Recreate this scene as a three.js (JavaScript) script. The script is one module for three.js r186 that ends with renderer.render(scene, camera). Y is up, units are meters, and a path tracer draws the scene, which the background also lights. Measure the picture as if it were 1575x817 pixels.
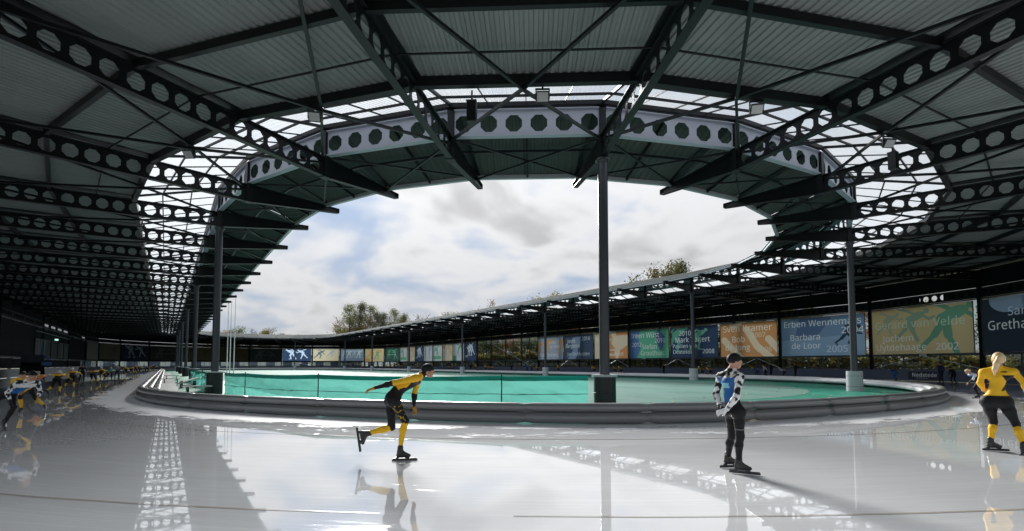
import * as THREE from 'three';
import { mergeGeometries } from 'three/addons/utils/BufferGeometryUtils.js';
import { ImprovedNoise } from 'three/addons/math/ImprovedNoise.js';

// ------------------------------------------------------------------ camera, sky, sun, exposure
const scene = new THREE.Scene();
const W = 1575, H = 817, F = 755.9, YAW = 35.086, PITCH = 3.007, CYP = 521.2;
const rad = THREE.MathUtils.degToRad;
const camera = new THREE.PerspectiveCamera(2 * THREE.MathUtils.radToDeg(Math.atan(H / 2 / F)), W / H, 0.05, 4000);
camera.position.set(0, 1.65, 0);
camera.rotation.set(rad(PITCH), rad(-YAW), 0, 'YXZ');
camera.setViewOffset(W, H, 0.5, -(CYP - H / 2), W, H);

const SUN_BEARING = 18, SUN_ELEV = 26;
const sunDir = new THREE.Vector3(Math.sin(rad(SUN_BEARING)) * Math.cos(rad(SUN_ELEV)), Math.sin(rad(SUN_ELEV)), -Math.cos(rad(SUN_BEARING)) * Math.cos(rad(SUN_ELEV)));
const noise = new ImprovedNoise();
function fbm(x, y, z, n = 5) { let s = 0, a = 0.5; for (let i = 0; i < n; i++) { s += a * noise.noise(x, y, z); x *= 2.03; y *= 2.01; z *= 2.07; a *= 0.5; } return s; }
const smooth = (x, a, b) => { const t = Math.min(1, Math.max(0, (x - a) / (b - a))); return t * t * (3 - 2 * t); };
const SKY_LEVEL = 0.545;
function makeSky() {
  const w = 2048, h = 1024, data = new Float32Array(w * h * 4), d = new THREE.Vector3();
  for (let j = 0; j < h; j++) for (let i = 0; i < w; i++) {
    const el = ((j + 0.5) / h - 0.5) * Math.PI, az = ((i + 0.5) / w - 0.5) * 2 * Math.PI;
    if (el < -0.01) { const o = (j * w + i) * 4; data[o] = 0.30 * SKY_LEVEL; data[o + 1] = 0.31 * SKY_LEVEL; data[o + 2] = 0.32 * SKY_LEVEL; data[o + 3] = 1; continue; }
    d.set(Math.cos(az) * Math.cos(el), Math.sin(el), Math.sin(az) * Math.cos(el));
    const y = Math.max(d.y, 0), k = 1 / (y + 0.22);
    const px = d.x * k, pz = d.z * k;
    const wx = fbm(px * 0.8 + 9, pz * 0.8, 2.2, 4), wz = fbm(px * 0.8, pz * 0.8 + 5, 7.1, 4);
    const big = fbm(px * 0.75 + wx * 0.9 + 3.7, pz * 0.75 + wz * 0.9 + 1.2, 0.4, 4);
    const det = fbm(px * 2.1 + wx * 1.6, pz * 2.1 + wz * 1.6, 3.3, 6);
    const fine = fbm(px * 5.5 + wx * 2, pz * 5.5 + wz * 2, 8.3, 5);
    let cover = 0.82 + big * 1.05 + det * 0.8 + fine * 0.26;
    const sunc = d.dot(sunDir);
    const a = smooth(cover, 0.42, 0.86);                          // cloud over clear sky
    const thick = smooth(big * 1.5 + det * 1.25 + fine * 0.5, 0.02, 0.78);   // grey bellies
    const glow = Math.pow(Math.max(sunc, 0), 5) * 0.10 + Math.pow(Math.max(sunc, 0), 60) * 0.08;
    const hz = Math.pow(1 - y, 6);
    const bl = [0.38 + 0.36 * hz, 0.53 + 0.26 * hz, 0.80 + 0.06 * hz];
    const lum = 0.94 - 0.36 * thick + 0.05 * (fine + det);
    const cl = [lum * 0.975, lum * 0.985, lum * 1.01];
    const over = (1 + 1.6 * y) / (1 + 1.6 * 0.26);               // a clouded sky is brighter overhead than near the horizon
    const o = (j * w + i) * 4;
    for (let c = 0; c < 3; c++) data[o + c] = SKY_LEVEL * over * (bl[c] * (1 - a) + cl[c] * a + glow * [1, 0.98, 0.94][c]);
    data[o + 3] = 1;
  }
  const t = new THREE.DataTexture(data, w, h, THREE.RGBAFormat, THREE.FloatType);
  t.mapping = THREE.EquirectangularReflectionMapping; t.magFilter = THREE.LinearFilter; t.needsUpdate = true;
  return t;
}
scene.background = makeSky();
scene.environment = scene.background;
const sun = new THREE.DirectionalLight(new THREE.Color(1, 0.97, 0.92), 5);
sun.name = 'sun'; sun.position.copy(sunDir).multiplyScalar(200).add(new THREE.Vector3(24, 0, -60)); sun.target.position.set(24, 0, -60);
sun.castShadow = true; sun.shadow.radius = 32; sun.shadow.mapSize.set(2048, 2048);
Object.assign(sun.shadow.camera, { left: -140, right: 140, top: 140, bottom: -140, near: 1, far: 500 });
scene.add(sun, sun.target);
const renderer = new THREE.WebGLRenderer({ antialias: true });
renderer.toneMapping = THREE.LinearToneMapping;
renderer.toneMappingExposure = 1.6;
renderer.shadowMap.enabled = true;

// ------------------------------------------------------------------ helpers
let seed = 12345;
const rnd = () => { seed = (seed * 1664525 + 1013904223) >>> 0; return seed / 4294967296; };
const rr = (a, b) => a + (b - a) * rnd();
const V3 = (x, y, z) => new THREE.Vector3(x, y, z);
const names = new Map();
function numbered(n) { const k = names.get(n) ?? 0; names.set(n, k + 1); return k ? n + '_' + String(k).padStart(3, '0') : n; }
function tag(o, label, category, group, kind) { if (label) o.userData.label = label; if (category) o.userData.category = category; if (group) o.userData.group = group; if (kind) o.userData.kind = kind; return o; }
function thing(name, label, category, pos = [0, 0, 0], turn = 0, group) {
  const o = new THREE.Group(); o.name = numbered(name); o.position.set(...pos); o.rotation.y = turn; scene.add(o);
  return tag(o, label, category, group);
}
function part(name, geo, m, parent, at) {
  const me = new THREE.Mesh(Array.isArray(geo) ? merge(geo) : geo, m); me.name = parent === scene ? numbered(name) : name;
  me.castShadow = me.receiveShadow = true; if (at) me.applyMatrix4(at); parent.add(me); return me;
}
function merge(list) {
  const l = list.map((g) => { g = g.index ? g.toNonIndexed() : g; for (const k of Object.keys(g.attributes)) if (!['position', 'normal', 'uv'].includes(k)) g.deleteAttribute(k);
    if (!g.attributes.uv) g.setAttribute('uv', new THREE.BufferAttribute(new Float32Array(g.attributes.position.count * 2), 2)); return g; });
  return l.length === 1 ? l[0] : mergeGeometries(l);
}
const mat = (r, g, b, rough = 0.6, metal = 0, more = {}) => { const m = new THREE.MeshPhysicalMaterial({ roughness: rough, metalness: metal, side: THREE.DoubleSide, ...more }); m.color.setRGB(r, g, b); return m; };
function box(w, h, d, x = 0, y = 0, z = 0) { return new THREE.BoxGeometry(w, h, d).translate(x, y, z); }
// a bar of width w (sideways) and height h (towards up) from p to q
function bar(p, q, w, h, up = V3(0, 1, 0)) {
  const x = q.clone().sub(p), L = x.length(); x.normalize();
  const z = x.clone().cross(up).normalize(), y = z.clone().cross(x);
  const g = new THREE.BoxGeometry(L, h, w), m = new THREE.Matrix4().makeBasis(x, y, z); m.setPosition(p.clone().add(q).multiplyScalar(0.5));
  return g.applyMatrix4(m);
}
function rod(p, q, r0, r1 = r0, seg = 7) {
  const d = q.clone().sub(p), L = d.length(), g = new THREE.CylinderGeometry(r1, r0, L, seg, 1);
  const m = new THREE.Matrix4().makeRotationFromQuaternion(new THREE.Quaternion().setFromUnitVectors(V3(0, 1, 0), d.normalize())); m.setPosition(p.clone().add(q).multiplyScalar(0.5));
  return g.applyMatrix4(m);
}
function geom(pos, idx, uv) {
  const g = new THREE.BufferGeometry(); g.setAttribute('position', new THREE.Float32BufferAttribute(pos, 3)); if (uv) g.setAttribute('uv', new THREE.Float32BufferAttribute(uv, 2));
  if (idx) g.setIndex(idx); g.computeVertexNormals(); return g;
}
function octagon(x, y, rx, ry) { const p = new THREE.Path(); for (let k = 0; k < 8; k++) { const a = Math.PI / 8 + k * Math.PI / 4; p[k ? 'lineTo' : 'moveTo'](x + rx * Math.cos(a) / Math.cos(Math.PI / 8), y + ry * Math.sin(a) / Math.cos(Math.PI / 8)); } p.closePath(); return p; }
function circleHole(x, y, r, n = 12) { const p = new THREE.Path(); for (let k = 0; k < n; k++) { const a = k * 2 * Math.PI / n; p[k ? 'lineTo' : 'moveTo'](x + r * Math.cos(a), y + r * Math.sin(a)); } p.closePath(); return p; }
function tex(w, h, f, srgb, wrap = true) {   // f(x, y, out) with values 0..255
  const d = new Uint8Array(w * h * 4), o = [0, 0, 0];
  for (let y = 0; y < h; y++) for (let x = 0; x < w; x++) { f(x, y, o); const k = (y * w + x) * 4; d[k] = o[0]; d[k + 1] = o[1]; d[k + 2] = o[2]; d[k + 3] = 255; }
  const t = new THREE.DataTexture(d, w, h); t.magFilter = THREE.LinearFilter; t.minFilter = THREE.LinearMipmapLinearFilter; t.generateMipmaps = true;
  if (wrap) t.wrapS = t.wrapT = THREE.RepeatWrapping; if (srgb) t.colorSpace = THREE.SRGBColorSpace; t.needsUpdate = true; return t;
}

// ------------------------------------------------------------------ plan of the oval: 64 bays; vertices -4..8 are the near bend
const CX = 24.18, CZ = -31.86, STEP = 6.27, DEG15 = Math.PI / 12;
const wrapI = (t) => { t = ((t + 4) % 64 + 64) % 64 - 4; return t; };
function dirAt(t) { t = wrapI(t); if (t <= 8) { const a = rad(120 - 15 * t); return [Math.cos(a), Math.sin(a)]; } if (t < 28) return [1, 0]; if (t <= 40) { const a = -(t - 28) * DEG15; return [Math.cos(a), Math.sin(a)]; } return [-1, 0]; }
function P(t, R, y = 0) {
  t = wrapI(t); const [c, s] = dirAt(t);
  if (t <= 8) return V3(CX + R * c, y, CZ + R * s);
  if (t < 28) return V3(CX + R, y, CZ - (t - 8) * STEP);
  if (t <= 40) return V3(CX + R * c, y, CZ - 20 * STEP + R * s);
  return V3(CX - R, y, CZ - 20 * STEP + (t - 40) * STEP);
}
const inBend = (i) => { i = wrapI(i); return i < 8 || (i >= 28 && i < 40); };
// frame of bay i: x to the right seen from inside, y up, z inwards; origin on the ground at the middle of the chord through radius R
function bay(i, R) {
  const a = P(i, R), b = P(i + 1, R), mid = a.clone().add(b).multiplyScalar(0.5), t = b.clone().sub(a), L = t.length(); t.normalize();
  const z = V3(t.z, 0, -t.x); const [cx, cz] = dirAt(i + 0.5); if (z.x * cx + z.z * cz > 0) z.negate();
  const x = V3(0, 1, 0).cross(z); const m = new THREE.Matrix4().makeBasis(x, V3(0, 1, 0), z); m.setPosition(mid);
  return { m, L, x, z, mid };
}
// pixel of the photograph + height -> place; pixel + lateral place on a straight
function bearing(px) { return rad(YAW) + Math.atan((px - 787) / F); }
// ------------------------------------------------------------------ materials
const grit = tex(256, 256, (x, y, o) => { const n = fbm(x / 22, y / 22, 1.7, 4), s = (((x * 7919 + y * 104729) ^ (x * y)) % 97) / 97 - 0.5; o[0] = o[1] = o[2] = Math.max(0, Math.min(255, 205 + n * 90 + s * 16)); });
const M = {
  steel: mat(0.008, 0.0095, 0.012, 0.5, 0.0, { roughnessMap: grit, specularIntensity: 0.5 }),
  steelLit: mat(0.33, 0.355, 0.43, 0.4, 0.0, { roughnessMap: grit }),  // same paint as steel, lightened: skylight on the ring beam put into the colour
  column: mat(0.03, 0.036, 0.05, 0.38, 0.0, { clearcoat: 0.3, clearcoatRoughness: 0.3 }),
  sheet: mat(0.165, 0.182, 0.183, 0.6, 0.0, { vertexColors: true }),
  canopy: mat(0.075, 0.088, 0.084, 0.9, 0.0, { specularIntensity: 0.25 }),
  canopyTop: mat(0.6, 0.62, 0.63, 0.45),
  gutter: mat(0.42, 0.45, 0.5, 0.35, 0.3),
  poly: mat(0.74, 0.77, 0.80, 0.62, 0, { transmission: 0.97, thickness: 0, ior: 1.25 }),
  glass: mat(0.75, 0.8, 0.8, 0.03, 0, { transmission: 1, thickness: 0 }),
  black: mat(0.012, 0.013, 0.014, 0.5),
  padNavy: mat(0.07, 0.098, 0.165, 0.42),
  padGrey: mat(0.165, 0.17, 0.172, 0.4, 0, { clearcoat: 0.8, clearcoatRoughness: 0.22 }),
  padLit: mat(0.55, 0.56, 0.59, 0.4, 0, { clearcoat: 0.5, clearcoatRoughness: 0.25 }),  // padGrey lightened: sky and sun on these rolls is put into the colour
  boardGrey: mat(0.5, 0.51, 0.51, 0.45),
  wall: mat(0.008, 0.0095, 0.012, 0.7, 0, { specularIntensity: 0.15 }),
  rail: mat(0.05, 0.06, 0.075, 0.45),
  white: mat(0.75, 0.76, 0.77, 0.4),
  greyWrap: mat(0.46, 0.48, 0.52, 0.5),
  blackWrap: mat(0.007, 0.011, 0.014, 0.45),
  concrete: mat(0.33, 0.34, 0.34, 0.8, 0, { map: grit }),
  wood: mat(0.5, 0.49, 0.46, 0.6),
  blue: mat(0.03, 0.10, 0.33, 0.4),
  blade: mat(0.03, 0.032, 0.035, 0.3, 0.3),
  boot: mat(0.012, 0.012, 0.013, 0.4),
};
const vc = new THREE.MeshPhysicalMaterial({ vertexColors: true, roughness: 0.6, side: THREE.DoubleSide, sheen: 0.06, sheenRoughness: 0.5, specularIntensity: 0.5 });

// ------------------------------------------------------------------ ground, ice, infield
{
  const gt = tex(512, 512, (x, y, o) => { const n = fbm(x / 40, y / 40, 4.4, 5), f = fbm(x / 5, y / 5, 9.1, 3); o[0] = 105 + n * 80 + f * 60; o[1] = 112 + n * 80 + f * 60; o[2] = 80 + n * 50 + f * 40; }, true);
  gt.repeat.set(300, 300);
  const g = new THREE.PlaneGeometry(3000, 3000).rotateX(-Math.PI / 2).translate(0, -0.06, 0);
  tag(part('ground', g, mat(1, 1, 1, 0.95, 0, { map: gt }), scene), 'grass ground outside the rink', null, null, 'structure');

  // ice: u along the track in metres, v across. 24 m x 16 m of surface in one texture set
  const tw = 2048, th = 1024, Lu = 26, R0 = 25.0, R1 = 41.0;
  const scr = new Float32Array(tw * th), frost = new Float32Array(tw * th), nn_ = new Float32Array(tw * th), mm_ = new Float32Array(tw * th);
  for (let k = 0; k < 1500; k++) {                                      // cuts of skates: long thin lines nearly along the track
    let x = rnd() * tw, y = rnd() * th; const L = rr(60, 900), sl = rr(-0.05, 0.05) + (rnd() < 0.25 ? rr(-0.16, 0.16) : 0), cv = rr(-6e-5, 6e-5), s = Math.pow(rnd(), 2.2);
    for (let i = 0; i < L; i++) { const yy = Math.round(y + sl * i + cv * i * i); if (yy >= 0 && yy < th) scr[yy * tw + (Math.floor(x + i) % tw)] = Math.max(scr[yy * tw + (Math.floor(x + i) % tw)], s * Math.min(1, Math.min(i, L - i) / 20)); }
  }
  const per = (x, y, z, sx, sy, n) => { const a = x / tw * 2 * Math.PI; return fbm(Math.cos(a) * sx + 10, Math.sin(a) * sx + 10, y / th * sy + z, n); };   // repeats along u
  for (let y = 0; y < th; y++) for (let x = 0; x < tw; x++) {
    const R = R0 + (y + 0.5) / th * (R1 - R0), n = per(x, y, 3, 2.2, 26, 5), m = per(x, y, 40, 12, 160, 4), q = per(x, y, 90, 0.9, 9, 4);
    nn_[y * tw + x] = n; mm_[y * tw + x] = m;
    let f = smooth(27.15 - R + n * 1.3 + m * 0.7, -0.25, 0.35) * 0.9;                    // snow shaved up along the padding
    f = Math.max(f, smooth(q * 0.8 + n * 0.8 + m * 0.7 + 0.58 * smooth(30 - R, -1, 3.4), 0.60, 0.95) * 0.55);              // worn, dull strips
    frost[y * tw + x] = f;
  }
  const color = tex(tw, th, (x, y, o) => { const k = y * tw + x, f = frost[k], s = scr[k], n = nn_[k]; const b = 230 + n * 13 + f * 18 + s * 12; o[0] = Math.min(246, b - 4); o[1] = Math.min(248, b - 1); o[2] = Math.min(250, b + 3); }, true);
  const rough = tex(tw, th, (x, y, o) => { const k = y * tw + x; o[0] = o[2] = 0; o[1] = Math.min(255, 6 + frost[k] * 175 + scr[k] * 14 + Math.max(0, mm_[k]) * 18); });
  const bump = tex(tw, th, (x, y, o) => { const k = y * tw + x; o[0] = o[1] = o[2] = Math.max(0, Math.min(255, 128 + per(x, y, 120, 7, 60, 3) * 60 + mm_[(k + 7919) % mm_.length] * 20 - scr[k] * 14 + frost[k] * 10)); });
  for (const t of [color, rough, bump]) { t.wrapT = THREE.ClampToEdgeWrapping; t.wrapS = THREE.RepeatWrapping; }
  const iceM = mat(1, 1, 1, 1, 0, { map: color, roughnessMap: rough, bumpMap: bump, bumpScale: 0.0012, ior: 1.4, clearcoat: 0.75, clearcoatRoughness: 0.015 });
  const pos = [], uv = [], idx = [], nt = 64 * 6, nr = 12; let u = 0, prev = null;
  for (let i = 0; i <= nt; i++) {
    const t = -4 + i / 6, mid = P(t, 31); if (prev) u += mid.distanceTo(prev); prev = mid;
    for (let j = 0; j <= nr; j++) { const R = 25.1 + (40.5 - 25.1) * j / nr, p = P(t, R); pos.push(p.x, 0, p.z); uv.push(u / Lu, (R - R0) / (R1 - R0)); }
  }
  for (let i = 0; i < nt; i++) for (let j = 0; j < nr; j++) { const a = i * (nr + 1) + j, b = a + nr + 1; idx.push(a, a + 1, b, b, a + 1, b + 1); }
  const g2 = geom(pos, idx, uv); { const n = g2.attributes.normal; for (let i = 0; i < n.count; i++) n.setXYZ(i, 0, 1, 0); }
  tag(part('ice_track', g2, iceM, scene), 'white glossy ice of the skating track', null, null, 'structure');
  // the faint brown lane lines
  const lineM = mat(0.64, 0.59, 0.52, 0.12, 0, { ior: 1.42, clearcoat: 1, clearcoatRoughness: 0.02 });
  const lineDark = mat(0.26, 0.2, 0.14, 0.12, 0, { ior: 1.42, clearcoat: 0.6, clearcoatRoughness: 0.02 });
  for (const [R, w] of [[29.05, 0.055], [34.55, 0.06]]) {
    const p = [], id = []; const n = 64 * 6;
    for (let i = 0; i <= n; i++) { const t = -4 + i / 6; for (const s of [-1, 1]) { const q = P(t, R + s * w / 2 * (0.8 + 0.35 * fbm(i * 0.7, R, s, 3))); p.push(q.x, 0.004, q.z); } }
    for (let i = 0; i < n; i++) { if (R > 30 && fbm(i * 0.31, 4.4, R, 3) > 0.16) continue; const a = i * 2; id.push(a, a + 1, a + 2, a + 2, a + 1, a + 3); }
    const g = geom(p, id); const nn = g.attributes.normal; for (let i = 0; i < nn.count; i++) nn.setXYZ(i, 0, 1, 0);
    tag(part('lane_line', g, R < 30 ? lineDark : lineM, scene), R < 30 ? 'thin brown lane line nearer the padding' : 'brown lane line nearer the camera', null, null, 'structure');
  }
  // infield: a pale sheet inside a green painted border
  { seed = 4242; const p = [], id = []; for (let k = 0; k < 420; k++) { const t = rr(-4, 12), R = 25.0 - Math.pow(rnd(), 1.6) * 8, c = P(t, R, 0.026), a = rnd() * 6.28, s = rr(0.03, 0.085), q = p.length / 3; for (const [e, f] of [[-1, 0], [0, -0.6], [1, 0], [0, 0.6]]) p.push(c.x + (Math.cos(a) * e - Math.sin(a) * f) * s, c.y + (e === -1 ? 0.03 : 0), c.z + (Math.sin(a) * e + Math.cos(a) * f) * s); id.push(q, q + 1, q + 2, q, q + 2, q + 3); }
    tag(part('fallen_leaves', geom(p, id), mat(0.42, 0.33, 0.16, 0.8), scene), 'fallen leaves scattered on the green infield floor', 'leaves', null, 'stuff'); }
  { const s2 = new THREE.Shape(); for (let i = 0; i < 64 * 3; i++) { const q = P(-4 + i / 3, 19.4); s2[i ? 'lineTo' : 'moveTo'](q.x, -q.z); }
    const pt = tex(1024, 1024, (x, y, o) => { const n = fbm(x / 80, y / 160, 12.2, 5), f = fbm(x / 8, y / 16, 3.1, 3), w = smooth(n + f * 0.3, 0.05, 0.4); o[0] = 96 + n * 34 - w * 24 + f * 14; o[1] = 124 + n * 26 - w * 6 + f * 14; o[2] = 117 + n * 26 - w * 8 + f * 14; }, true);
    const pr = tex(512, 512, (x, y, o) => { const n = fbm(x / 40, y / 40, 15.2, 5); o[0] = o[2] = 0; o[1] = Math.max(30, Math.min(200, 190 + n * 90)); }); pt.repeat.set(1 / 28, 1 / 28); pr.repeat.set(1 / 15, 1 / 15);
    tag(part('inner_rink', new THREE.ShapeGeometry(s2).rotateX(-Math.PI / 2).translate(0, 0.018, 0), mat(1, 1, 1, 1, 0, { map: pt, roughnessMap: pr, ior: 1.3, specularIntensity: 0.2 }), scene), 'pale green grey surface in the middle of the infield', null, null, 'structure'); }
  const sh = new THREE.Shape(); for (let i = 0; i < 64 * 3; i++) { const q = P(-4 + i / 3, 25.3); sh[i ? 'lineTo' : 'moveTo'](q.x, -q.z); }
  const ft = tex(1024, 1024, (x, y, o) => { const n = fbm(x / 90, y / 90, 2.2, 6), f = fbm(x / 9, y / 9, 6.1, 3), w = smooth(n + f * 0.25, 0.12, 0.4); o[0] = 30 + w * 34 + f * 12; o[1] = 122 + n * 24 + w * 14 + f * 14; o[2] = 102 + n * 20 + w * 14 + f * 12; }, true);
  const fr = tex(512, 512, (x, y, o) => { const n = fbm(x / 40, y / 40, 5.2, 5); o[0] = o[2] = 0; o[1] = Math.max(30, Math.min(200, 120 + n * 110)); });
  ft.repeat.set(1 / 30, 1 / 30); fr.repeat.set(1 / 17, 1 / 17);
  const fg = new THREE.ShapeGeometry(sh).rotateX(-Math.PI / 2).translate(0, 0.01, 0);
  tag(part('infield_floor', fg, mat(1, 1, 1, 1, 0, { map: ft, roughnessMap: fr, ior: 1.45, specularIntensity: 0.7 }), scene), 'green painted floor of the infield', null, null, 'structure');
}
// ------------------------------------------------------------------ ring roof
const RC = 21.95, RS = 25.8, RI = 18.0, RO = 40.6;                   // ring beam, skylight edge, gutter, eave
const HG0 = 9.45, HG1 = 10.22, HB0 = 10.33, HB1 = 11.31;             // girder bottom/top, ring beam bottom/top
const roof = thing('ring_roof', 'dark steel ring roof with corrugated sheets and a glazed strip around the oval track', 'roof');
{
  const SL = 0.012;                                                   // fall of the outer roof towards the eave
  const hOut = (R) => HG1 + 0.16 - (R - RS) * SL;
  const girderGeo = (() => {
    const L = RO - RC - 0.1, s = new THREE.Shape([new THREE.Vector2(0, HG0), new THREE.Vector2(L, HG0 - L * SL), new THREE.Vector2(L, HG1 - L * SL), new THREE.Vector2(0, HG1)]);
    for (let x = 0.55; x < L - 0.4; x += 0.652) s.holes.push(octagon(x, (HG0 + HG1) / 2 - x * SL, 0.235, 0.25));
    const web = new THREE.ExtrudeGeometry(s, { depth: 0.02, bevelEnabled: false }).translate(0, 0, -0.01);
    return merge([web, bar(V3(0, HG0 - 0.012, 0), V3(L, HG0 - 0.012 - L * SL, 0), 0.24, 0.03), bar(V3(0, HG1 + 0.012, 0), V3(L, HG1 + 0.012 - L * SL, 0), 0.24, 0.03)]);
  })();
  const cantGeo = (() => {                                            // tapered cantilever inside the ring, local x inwards
    const L = RC - RI + 0.75, s = new THREE.Shape([new THREE.Vector2(0.1, HG0), new THREE.Vector2(L, 10.0), new THREE.Vector2(L, 10.2), new THREE.Vector2(0.1, HG1 + 0.02)]);
    return merge([new THREE.ExtrudeGeometry(s, { depth: 0.02, bevelEnabled: false }).translate(0, 0, -0.01), bar(V3(0.1, HG0 - 0.012, 0), V3(L, 9.99, 0), 0.24, 0.03), bar(V3(0.1, HG1 + 0.03, 0), V3(L, 10.21, 0), 0.22, 0.03), box(0.02, 0.24, 0.24, L + 0.01, 10.1, 0)]);
  })();
  const postGeo = merge([box(0.24, HB1 - HG0 + 0.02, 0.24, 0, (HB1 + HG0) / 2, 0), box(0.34, 0.04, 0.34, 0, HG0 - 0.03, 0), box(0.3, 0.1, 0.03, 0, HB0, 0.14), box(0.3, 0.1, 0.03, 0, HB0, -0.14)]);
  const basis = (i, R, inward) => { const [c, s] = dirAt(i), k = inward ? -1 : 1, x = V3(c * k, 0, s * k), z = x.clone().cross(V3(0, 1, 0)); const m = new THREE.Matrix4().makeBasis(x, V3(0, 1, 0), z); m.setPosition(P(i, R)); return m; };
  const ringGeo = {};
  const ringFor = (L) => ringGeo[L.toFixed(2)] ??= (() => {
    const w = L - 0.25, s = new THREE.Shape([new THREE.Vector2(-w / 2, HB0), new THREE.Vector2(w / 2, HB0), new THREE.Vector2(w / 2, HB1), new THREE.Vector2(-w / 2, HB1)]), n = Math.round(L / 0.955), p = L / n;
    for (let k = 0; k < n; k++) { const x = -L / 2 + (k + 0.5) * p; if (Math.abs(x) + 0.33 < w / 2) s.holes.push(octagon(x, (HB0 + HB1) / 2, 0.315, 0.325)); }
    return merge([new THREE.ExtrudeGeometry(s, { depth: 0.024, bevelEnabled: false }).translate(0, 0, -0.012), box(w, 0.03, 0.26, 0, HB0 - 0.016, 0), box(w, 0.03, 0.26, 0, HB1 + 0.016, 0)]);
  })();
  // corrugated sheet of one bay between two radii; ribs run radially. Points in world space.
  function corrugated(i, Ra, Ha, Rb, Hb, pitch, depth, duty = 0.5) {
    const bend = inBend(i), ph = bend ? Math.cos(Math.PI / 24) : 1, tanp = bend ? Math.tan(Math.PI / 24) : 0;
    const { x, z } = bay(i, Rb), c0 = bend ? (wrapI(i) < 8 ? V3(CX, 0, CZ) : V3(CX, 0, CZ - 20 * STEP)) : P(i + 0.5, 0);
    const va = Ra * ph, vb = Rb * ph, half = bend ? vb * tanp : STEP / 2, n = Math.max(1, Math.round(2 * half / pitch)), us = [];
    for (let k = 0; k < n; k++) { const b = -half + 2 * half * k / n, w = 2 * half / n; us.push([b, 0], [b + w * (duty - 0.12), 0], [b + w * duty, depth], [b + w * 0.88, depth]); } us.push([half, 0]);
    const pos = [], col = [], H_ = (v) => Ha + (Hb - Ha) * (v - va) / (vb - va), pt = (u, v, h) => [c0.x + x.x * u - z.x * v, H_(v) + h, c0.z + x.z * u - z.z * v];
    for (let k = 0; k + 1 < us.length; k++) {
      const [u0, h0] = us[k], [u1, h1] = us[k + 1]; const s = (u) => bend ? Math.min(vb, Math.max(va, Math.abs(u) / tanp)) : va, a0 = s(u0), a1 = s(u1);
      const A = pt(u0, a0, h0), B = pt(u1, a1, h1), C = pt(u1, vb, h1), D = pt(u0, vb, h0); pos.push(...A, ...B, ...C, ...A, ...C, ...D);
      const sheetNo = Math.floor(k / 16), tn = 0.93 + 0.14 * (((sheetNo * 7919 + i * 104729 + 13) >>> 0) % 101) / 100; for (let q = 0; q < 6; q++) col.push(tn, tn, tn);
    }
    const g = geom(pos); g.setAttribute('color', new THREE.Float32BufferAttribute(col, 3)); return g;
  }
  const lerpR = (i, j, R, y) => P(i, R, y).lerp(P(j, R, y), 0.5);
  for (let i = -4; i < 60; i++) {
    const b = bay(i, RC), bayL = b.L, two = (R, y) => [P(i, R, y), P(i + 1, R, y)];
    part('girder', girderGeo, M.steel, roof, basis(i, RC, false));
    part('cantilever', cantGeo, M.steel, roof, basis(i, RC, true));
    part('ring_post', postGeo, M.steel, roof, basis(i, RC, false));
    part('ring_beam', ringFor(bayL), M.steelLit, roof, b.m);
    // purlins, curb, eave, ridge, gutter
    const line = (name, R, y, w, h, m = M.steel) => { const [p, q] = two(R, y); return part(name, bar(p, q, w, h), m, roof); };
    line('skylight_curb', RS, HG1 + 0.0, 0.2, 0.3);
    for (const R of [29.05, 32.3, 35.55]) line('purlin', R, hOut(R) - 0.14, 0.15, 0.24);
    line('purlin', 38.7, hOut(38.7) - 0.14, 0.15, 0.24);
    { const [p, q] = two(RO, 9.35); part('eave_beam', [bar(p, q, 0.18, 1.58)], M.wall, roof); }
    { const [p, q] = two(RC + 0.12, HB1 + 0.2), [p2, q2] = two(RC - 0.15, HB1 + 0.13); part('ridge_beam', [bar(p, q, 0.12, 0.16), bar(p2, q2, 0.1, 0.2)], M.steel, roof); }
    { const [p, q] = two(RI - 0.05, 10.26), [p2, q2] = two(RI - 0.1, 10.36); part('gutter', [bar(p, q, 0.16, 0.16), bar(p2, q2, 0.2, 0.03)], M.gutter, roof); }
    line('canopy_rail', 20.0, 10.58, 0.08, 0.1);
    if (i < 20) { const [p, q] = two(27.3, hOut(27.3) - 0.2), [p2, q2] = two(34.2, hOut(34.2) - 0.16); part('conduit', [rod(p, q, 0.035, 0.035, 6), rod(p2, q2, 0.025, 0.025, 6)], M.steel, roof); }
    // sheets
    part('seam_flashing', [bar(P(i, RS, hOut(RS) - 0.018), P(i, RO, hOut(RO) - 0.018), 0.5, 0.02), bar(P(i, RI, 10.335), P(i, RC, HB1 + 0.25), 0.4, 0.02)], M.steel, roof);
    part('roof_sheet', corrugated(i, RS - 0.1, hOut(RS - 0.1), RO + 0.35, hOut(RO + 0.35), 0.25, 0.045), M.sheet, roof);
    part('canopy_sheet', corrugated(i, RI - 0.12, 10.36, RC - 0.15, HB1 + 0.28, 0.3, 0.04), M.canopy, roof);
    // glazing: three panes up the slope of the skylight
    const skyH = (R) => HG1 + 0.24 + (RS - R) / (RS - RC) * (HB1 + 0.32 - HG1 - 0.24), rows = [RC + 0.2, 23.3, 24.6, RS + 0.05];
    for (let k = 0; k < 3; k++) part('skylight_pane', corrugated(i, rows[k], skyH(rows[k]), rows[k + 1] - 0.02, skyH(rows[k + 1] - 0.02), 0.16, 0.022), M.poly, roof);
    const bars = []; for (const R of [23.3, 24.6]) { const [p, q] = two(R, skyH(R) - 0.07); bars.push(bar(p, q, 0.06, 0.08)); }
    for (const f of [0.25, 0.5, 0.75]) { const p = P(i, RC + 0.2, skyH(RC + 0.2) - 0.05).lerp(P(i + 1, RC + 0.2, skyH(RC + 0.2) - 0.05), f), q = P(i, RS, skyH(RS) - 0.05).lerp(P(i + 1, RS, skyH(RS) - 0.05), f); bars.push(bar(p, q, 0.03, 0.05)); }
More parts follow.
